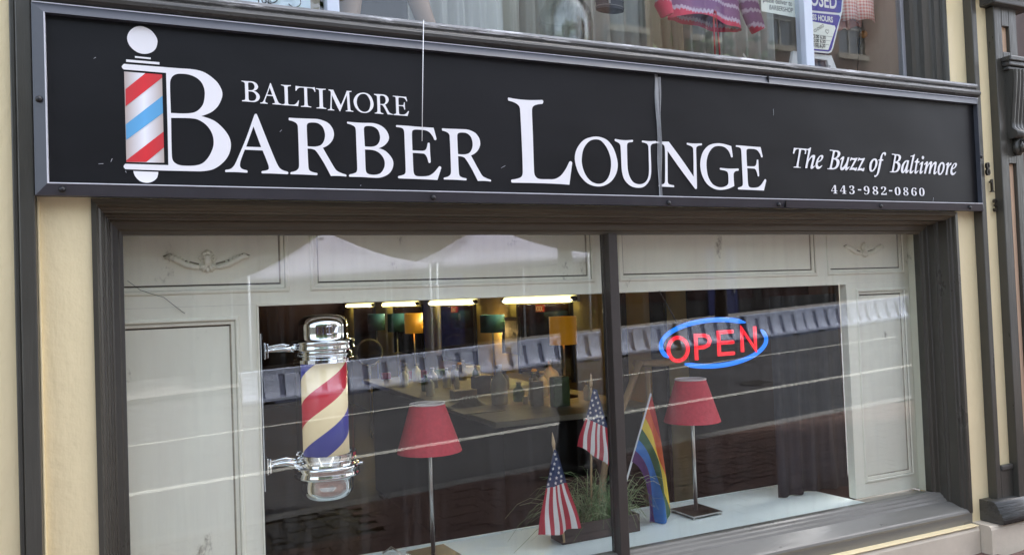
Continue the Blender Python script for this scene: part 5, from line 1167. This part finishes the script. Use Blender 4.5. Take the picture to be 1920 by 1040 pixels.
def drape(x0, x1, y, n, label, m, seed, z1=4.3, amp=.03):
    rr = random.Random(seed); rows = []; ph = [rr.uniform(0, 6) for _ in range(3)]
    for j in range(12):
        q = j / 11; z = UZ + .004 + (z1 - UZ) * q
        rows.append([(x0 + (x1 - x0) * i / n + .012 * math.sin(q * 3 + ph[0]) * (1 - q), y + amp * (math.sin(i * 2 * PI / 9.3 + ph[1] + q) + .5 * math.sin(i * 2 * PI / 4.1 + ph[2])) * (.7 + .3 * (1 - q)), z) for i in range(n + 1)])
    o = MB().grid(rows).build('sheer_curtain', m); tag(o, label, 'curtain', 'sheer curtains in the upper window')
drape(1.08, 1.66, .62, 60, 'sheer grey curtain between the mannequin legs and the glass jar', SH, 1)
drape(1.5, 2.02, .68, 54, 'sheer grey curtain hanging behind the glass jar', SH, 2)
drape(2.04, 2.42, .64, 40, 'sheer grey curtain left of the pink sweater', SH, 3)
drape(2.38, 2.60, .58, 30, 'sheer curtain hanging directly below the pink sweater', sheer('cream_gauze', rgb(226, 216, 184), .75), 4)
drape(2.58, 2.86, .60, 34, 'sheer grey curtain below the right side of the sweater', SH, 5)
drape(2.9, 3.3, .66, 40, 'sheer grey curtain behind the handwritten note', SH, 6)
# mannequin
t = thing('mannequin', 'bare mannequin legs astride in the left of the upper window', 'mannequin', (.93, .42, UZ))
b = MB(); b.tube([(.74, .42, UZ + .01), (.785, .42, UZ + .14), (.80, .42, UZ + .32), (.86, .42, UZ + .62), (.90, .42, UZ + .92)], [.04, .043, .052, .072, .085], 16)
b.tube([(1.165, .40, UZ + .01), (1.11, .40, UZ + .15), (1.05, .40, UZ + .32), (1.0, .41, UZ + .62), (.97, .42, UZ + .92)], [.036, .04, .05, .07, .085], 16)
b.lathe([(.02, UZ + .82), (.11, UZ + .88), (.15, UZ + 1.0), (.12, UZ + 1.15)], .935, .42, 20, sy=.75)
b.build('legs', M['skin'], t)
# glass jar
t = thing('glass_jar', 'big round clear glass jar on the upper window sill', 'jar', (1.785, .38, UZ))
MB().lathe([(.0005, UZ + .004), (.085, UZ + .005), (.105, UZ + .03), (.125, UZ + .12), (.128, UZ + .2), (.118, UZ + .26), (.09, UZ + .31), (.066, UZ + .335), (.062, UZ + .36), (.075, UZ + .38), (.078, UZ + .39), (.070, UZ + .385), (.056, UZ + .36), (.06, UZ + .33), (.084, UZ + .305), (.112, UZ + .255), (.121, UZ + .2), (.118, UZ + .12), (.099, UZ + .034), (.08, UZ + .012), (.0005, UZ + .011)], 1.785, .38, 40, cap=False).build('jar_body', M['jar'], t)
MB().lathe([(.1205, UZ + .235), (.1235, UZ + .238), (.1205, UZ + .241)], 1.785, .38, 40, cap=False).build('jar_band', M['jar'], t)
# denim cuff
t = thing('black_jeans', 'black jeans waistband with grey stitching hanging in the upper window', 'jeans', (1.985, .3, 2.75))
def oval(cx, cy, rx, ry, z0, z1, n=28, wob=0): return [[(cx + rx * math.cos(2 * PI * k / n), cy + ry * math.sin(2 * PI * k / n), z + wob * math.cos(4 * PI * k / n)) for k in range(n)] for z in (z0, z1)]
MB().grid(oval(1.985, .31, .072, .04, 2.722, 3.1), closed=True).build('cloth', M['denim'], t)
b = MB()
for z in (2.735, 2.764): b.tube([(1.985 + .0735 * math.cos(a), .31 + .0415 * math.sin(a), z) for a in [k * PI / 14 for k in range(29)]], .0016, 5)
b.box(1.955, 1.963, .268, .275, 2.74, 2.80); b.build('stitching', M['stitch'], t)
# pink sweater
def sweater_mat():
    m = mat('fair_isle_knit', rgb(200, 70, 100), .9, bump=((240, 240, 240), .5, .002, 2)); nt = m.node_tree; N = nt.nodes; L = nt.links
    g = N.new('ShaderNodeNewGeometry'); s_ = N.new('ShaderNodeSeparateXYZ'); L.new(g.outputs['Position'], s_.inputs[0])
    pp = N.new('ShaderNodeMath'); pp.operation = 'PINGPONG'; pp.inputs[1].default_value = .009; L.new(s_.outputs['X'], pp.inputs[0])
    nz = N.new('ShaderNodeTexNoise'); nz.inputs['Scale'].default_value = 60
    a = N.new('ShaderNodeMath'); a.operation = 'MULTIPLY_ADD'; a.inputs[1].default_value = 1.0; L.new(pp.outputs[0], a.inputs[0]); L.new(s_.outputs['Z'], a.inputs[2])
    d = N.new('ShaderNodeMath'); d.operation = 'MULTIPLY_ADD'; d.inputs[1].default_value = .022; L.new(nz.outputs['Fac'], d.inputs[0]); L.new(a.outputs[0], d.inputs[2])
    tl = N.new('ShaderNodeMath'); tl.operation = 'MULTIPLY_ADD'; tl.inputs[1].default_value = .10; L.new(s_.outputs['X'], tl.inputs[0]); L.new(d.outputs[0], tl.inputs[2])
    mr = N.new('ShaderNodeMapRange'); mr.inputs[1].default_value = 2.95; mr.inputs[2].default_value = 3.25; L.new(tl.outputs[0], mr.inputs[0])
    cr = N.new('ShaderNodeValToRGB'); cr.color_ramp.interpolation = 'CONSTANT'; e = cr.color_ramp.elements
    pk, wh, pu = rgb(214, 62, 96), rgb(206, 186, 206), rgb(142, 96, 140)
    e[0].position = 0; e[0].color = pk; e[1].position = .24; e[1].color = wh
    for p_, c_ in ((.30, pu), (.47, wh), (.52, pu), (.64, wh), (.72, pk), (.8, wh), (.86, pu)): q = e.new(p_); q.color = c_
    L.new(mr.outputs[0], cr.inputs[0]); L.new(cr.outputs[0], N['Principled BSDF'].inputs['Base Color']); return m
M['knit'] = sweater_mat()
t = thing('knit_sweater', 'pink and purple patterned knit sweater hanging in the upper window', 'sweater', (2.55, .32, 2.75))
n = 44
def hem(x): return 2.726 + .012 * math.sin((x - 2.3) * 11)
rows = []
for z in (0, .035, .09, .2, .35): rows.append([(2.55 + (.222 - z * .06) * math.cos(2 * PI * k / n), .33 + .06 * math.sin(2 * PI * k / n) * (1 + .2 * math.sin(k)), hem(2.55 + .222 * math.cos(2 * PI * k / n)) + z + .018 * max(0, -math.sin(2 * PI * k / n)) * math.exp(-((math.cos(2 * PI * k / n) + .35) / .3) ** 2)) for k in range(n)])
MB().grid(rows, closed=True).build('body', M['knit'], t, fix=False)
for pts, rr in (([(2.285, .28, 2.722), (2.262, .28, 2.78), (2.25, .3, 2.9), (2.30, .32, 3.08)], [.032, .042, .05, .06]), ([(2.86, .3, 2.715), (2.835, .3, 2.76), (2.80, .31, 2.88), (2.76, .32, 3.08)], [.036, .043, .05, .06])):
    MB().tube(pts, rr, 16).build('sleeve', M['knit'], t, fix=False)
b = MB(); b.tube([(2.546, .262, 2.76), (2.545, .262, 2.65), (2.543, .26, 2.47)], .0042, 7); b.tube([(2.562, .262, 2.76), (2.570, .262, 2.65), (2.576, .26, 2.465)], .0042, 7)
b.lathe([(.0005, 2.752), (.01, 2.76), (.0005, 2.775)], 2.553, .26, 10); b.build('drawstring', M['red_cord'], t)
o = MB().prism_xz([(2.845, 2.63), (2.87, 2.60), (2.874, 2.56), (2.862, 2.562), (2.852, 2.60), (2.838, 2.62)], .4, .403).build('price_tag', M['paper'], t)
# handwritten note
t = thing('handwritten_note', 'cream handwritten delivery note taped beside the white mullion', 'note', (2.87, .15, 2.8))
MB().prism_xz([(2.748, 2.752), (2.982, 2.744), (2.984, 3.0), (2.748, 3.0)], .1495, .151).build('paper', M['paper'], t)
text_obj('lettering', 'please deliver to', 2.758, .1485, 2.800, .036, M['ink'], t, shear=.1, sx=.78); text_obj('lettering', 'BARBERSHOP', 2.795, .1485, 2.766, .034, M['ink'], t, shear=.15, sx=.74)
# business hours board on a white plastic stand
t = thing('hours_sign', 'blue and white CLOSED sign with business hours behind the right upper pane', 'sign', (3.2, .2, 2.6))
outl = [(3.02, 2.598), (3.228, 2.604), (3.246, 2.612), (3.258, 2.632), (3.30, 2.74), (3.335, 2.83), (3.347, 2.90), (3.35, 3.05), (3.02, 3.05)]
MB().prism_xz(outl, .198, .204).build('board', M['white'], t)
blu = [(3.02, 2.606), (3.226, 2.612), (3.240, 2.620), (3.250, 2.636), (3.291, 2.742), (3.318, 2.80), (3.312, 2.812), (3.02, 2.800)]
MB().prism_xz(blu, .1965, .198).build('blue_print', M['signblue'], t)
MB().prism_xz([(3.02, 2.812), (3.316, 2.824), (3.326, 2.832), (3.338, 2.90), (3.34, 3.04), (3.02, 3.04)], .1965, .198).build('blue_print', M['signblue'], t)
cell = MB()
cell.prism_xz([(3.022, 2.614), (3.088, 2.616), (3.103, 2.756), (3.022, 2.752)], .1955, .1965); cell.prism_xz([(3.102, 2.616), (3.222, 2.62), (3.280, 2.738), (3.276, 2.752), (3.118, 2.758)], .1955, .1965)
cell.build('white_table', M['paper'], t)
ln = MB()
for k in range(5):
    z = 2.735 - k * .024; ln.box(3.022, 3.10 - k * .003, .1948, .1953, z, z + .0012)
for z in (2.690, 2.668, 2.646): ln.box(3.106, 3.255 - (2.69 - z) * .6, .1948, .1953, z, z + .0012)
ln.build('table_line', M['ink'], t)
text_obj('lettering', 'CLOSED', 3.02, .1955, 2.842, .11, M['white'], t, sx=.68, bold=.002); text_obj('lettering', 'BUSINESS HOURS', 3.022, .1955, 2.768, .040, M['white'], t, sx=.78, bold=.0012, rot=.0)
for k, d in enumerate(('DAY', 'DAY', 'SDAY', 'AY')): text_obj('lettering', d, 3.036, .1948, 2.742 - k * .024, .018, M['ink'], t, sx=.9)
for k in range(3): text_obj('lettering', '12:00 6:30', 3.112 - k * .003, .1948, 2.6735 - k * .0215, .024, M['ink'], t, sx=.95, bold=.0006)
text_obj('lettering', 'By chance', 3.106, .1948, 2.624, .020, M['ink'], t, shear=.2); text_obj('lettering', 'CLOSED', 3.13, .1948, 2.700, .022, M['ink'], t, shear=.1, rot=.5)
hp = [(3.22 + .012 * math.copysign(abs(math.sin(a)) ** 3, math.sin(a)), .1948, 2.716 + .0008 * (13 * math.cos(a) - 5 * math.cos(2 * a) - 2 * math.cos(3 * a) - math.cos(4 * a))) for a in [k * PI / 12 for k in range(25)]]
MB().tube(hp, .0009, 5).build('heart', M['ink'], t)
t2 = thing('plastic_stand', 'white plastic floor stand with a dark opening, under the hours sign', 'stand', (3.2, .22, UZ))
b = MB(); b.prism_xz([(3.22, 2.6), (3.262, 2.6), (3.33, UZ), (3.262, UZ), (3.235, 2.55)], .212, .232); b.prism_xz([(3.02, 2.572), (3.235, 2.572), (3.25, 2.6), (3.02, 2.6)], .2125, .2315); b.prism_xz([(3.0, 2.6), (3.04, 2.6), (3.02, UZ), (2.96, UZ)], .2122, .2318)
b.build('frame', M['white'], t2, bevel=.003); MB().box(3.04, 3.25, .236, .25, UZ, 2.575).build('back_board', M['bluebox'], t2); MB().box(3.222, 3.242, .205, .212, 2.52, 2.545).build('latch', M['greyalu'], t2)
# gingham shorts
def gingham():
    m = mat('gingham_check', rgb(226, 160, 150), .85); nt = m.node_tree; N = nt.nodes; L = nt.links
    g = N.new('ShaderNodeNewGeometry'); s_ = N.new('ShaderNodeSeparateXYZ'); L.new(g.outputs['Position'], s_.inputs[0]); o_ = []
    for ax in ('X', 'Z'):
        f = N.new('ShaderNodeMath'); f.operation = 'MULTIPLY'; f.inputs[1].default_value = 1 / .018; L.new(s_.outputs[ax], f.inputs[0]); r = N.new('ShaderNodeMath'); r.operation = 'FRACT'; L.new(f.outputs[0], r.inputs[0]); gt = N.new('ShaderNodeMath'); gt.operation = 'GREATER_THAN'; gt.inputs[1].default_value = .5; L.new(r.outputs[0], gt.inputs[0]); o_.append(gt)
    ad = N.new('ShaderNodeMath'); ad.operation = 'ADD'; L.new(o_[0].outputs[0], ad.inputs[0]); L.new(o_[1].outputs[0], ad.inputs[1]); hf = N.new('ShaderNodeMath'); hf.operation = 'MULTIPLY'; hf.inputs[1].default_value = .5; L.new(ad.outputs[0], hf.inputs[0])
    mx = N.new('ShaderNodeMix'); mx.data_type = 'RGBA'; mx.inputs['A'].default_value = rgb(214, 130, 122); mx.inputs['B'].default_value = rgb(236, 214, 204); L.new(hf.outputs[0], mx.inputs['Factor']); L.new(mx.outputs['Result'], N['Principled BSDF'].inputs['Base Color']); return m
GM = gingham(); GI = mat('shorts_lining', rgb(206, 140, 124), .9)
t = thing('gingham_shorts', 'pink gingham shorts hanging at the right of the upper window', 'shorts', (3.56, .3, 2.85))
for cx, wx, zb in ((3.485, .062, 2.845), (3.60, .078, 2.858)):
    rows = [[(cx + wx * (1 + .1 * (q == 0)) * math.cos(2 * PI * k / 30), .31 + .05 * math.sin(2 * PI * k / 30), zb + .022 * math.sin(2 * PI * k / 30) + .01 * math.sin(6 * PI * k / 30) * (q == 0) + q) for k in range(30)] for q in (0, .06, .2)]
    MB().grid(rows, closed=True).build('trouser_leg', GM, t, fix=False, solid=.003)
rows = [[(3.42 + .25 * i / 14, .36 + .01 * math.sin(i), 2.79 + .055 * i / 14 + .006 * math.sin(i * 1.4) + q) for i in range(15)] for q in (0, .1)]
MB().grid(rows).build('lining', GI, t, fix=False)
o = MB().grid([[(3.40 + .11 * i / 12, .47 + .012 * math.sin(i * 1.3), z) for i in range(13)] for z in (UZ + .004, 2.6, 2.86)]).build('navy_cloth', M['bluecloth'], None, solid=.004); tag(o, 'navy cloth hanging behind the hours sign', 'cloth')
t = thing('bead_pendant', 'amber bead on a black cord against the beige side wall', 'pendant', (3.69, .4, 2.8))
MB().tube([(3.705, .41, 3.0), (3.70, .41, 2.85), (3.68, .41, 2.72), (3.665, .42, 2.56)], .003, 6).build('cord', M['black'], t)
MB().lathe([(.0005, 2.79)] + [(.022 * math.sin(k * PI / 8), 2.812 - .022 * math.cos(k * PI / 8)) for k in range(1, 8)] + [(.0005, 2.834)], 3.70, .39, 16, cap=False).build('bead', M['orange'], t)
# pale paper notice at the far left
t = thing('paper_notice', 'large white paper notice with marker strokes at the left of the upper window', 'notice', (.3, .16, 2.7))
MB().prism_xz([(-.1, UZ + .01), (.575, UZ + .01), (.575, 3.1), (-.1, 3.1)], .158, .160).build('paper', mat('bluish_white_paper', rgb(214, 228, 238), .7), t)
b = MB(); b.tube([(.43 + .028 * math.cos(a), .1572, 2.548 + .03 * math.sin(a)) for a in [-2.6 + k * .22 for k in range(15)]] + [(.452, .1572, 2.62)], .0018, 5); b.tube([(.515 + .024 * math.cos(a), .1572, 2.535 + .022 * math.sin(a)) for a in [-2.6 + k * .2 for k in range(14)]] + [(.525, .1572, 2.60)], .0016, 5)
b.build('marker_stroke', M['ink'], t); text_obj('lettering', 'TUE', .378, .1572, 2.515, .03, M['ink'], t, bold=.001)

# ---------------------------------------------------------------- outlines and lettering become plain meshes
bpy.context.view_layer.update()
dg = bpy.context.evaluated_depsgraph_get()
for o in [q for q in C.objects if q.type in {'CURVE', 'FONT'}]:
    me = bpy.data.meshes.new_from_object(o.evaluated_get(dg)); nm = o.name.split('.')[0]
    if 'bold' in o.keys():
        bm = bmesh.new(); bm.from_mesh(me); g = bmesh.ops.duplicate(bm, geom=bm.verts[:] + bm.edges[:] + bm.faces[:])['geom']
        bmesh.ops.translate(bm, verts=[e for e in g if isinstance(e, bmesh.types.BMVert)], vec=(o['bold'], 0, .00015)); bm.to_mesh(me); bm.free()
    n = bpy.data.objects.new(nm + '_', me); C.objects.link(n)
    n.parent = o.parent; n.location = o.location; n.rotation_euler = o.rotation_euler; n.scale = o.scale
    for k in o.keys():
        if k in ('label', 'category', 'group', 'kind'): n[k] = o[k]
    bpy.data.objects.remove(o); n.name = nm
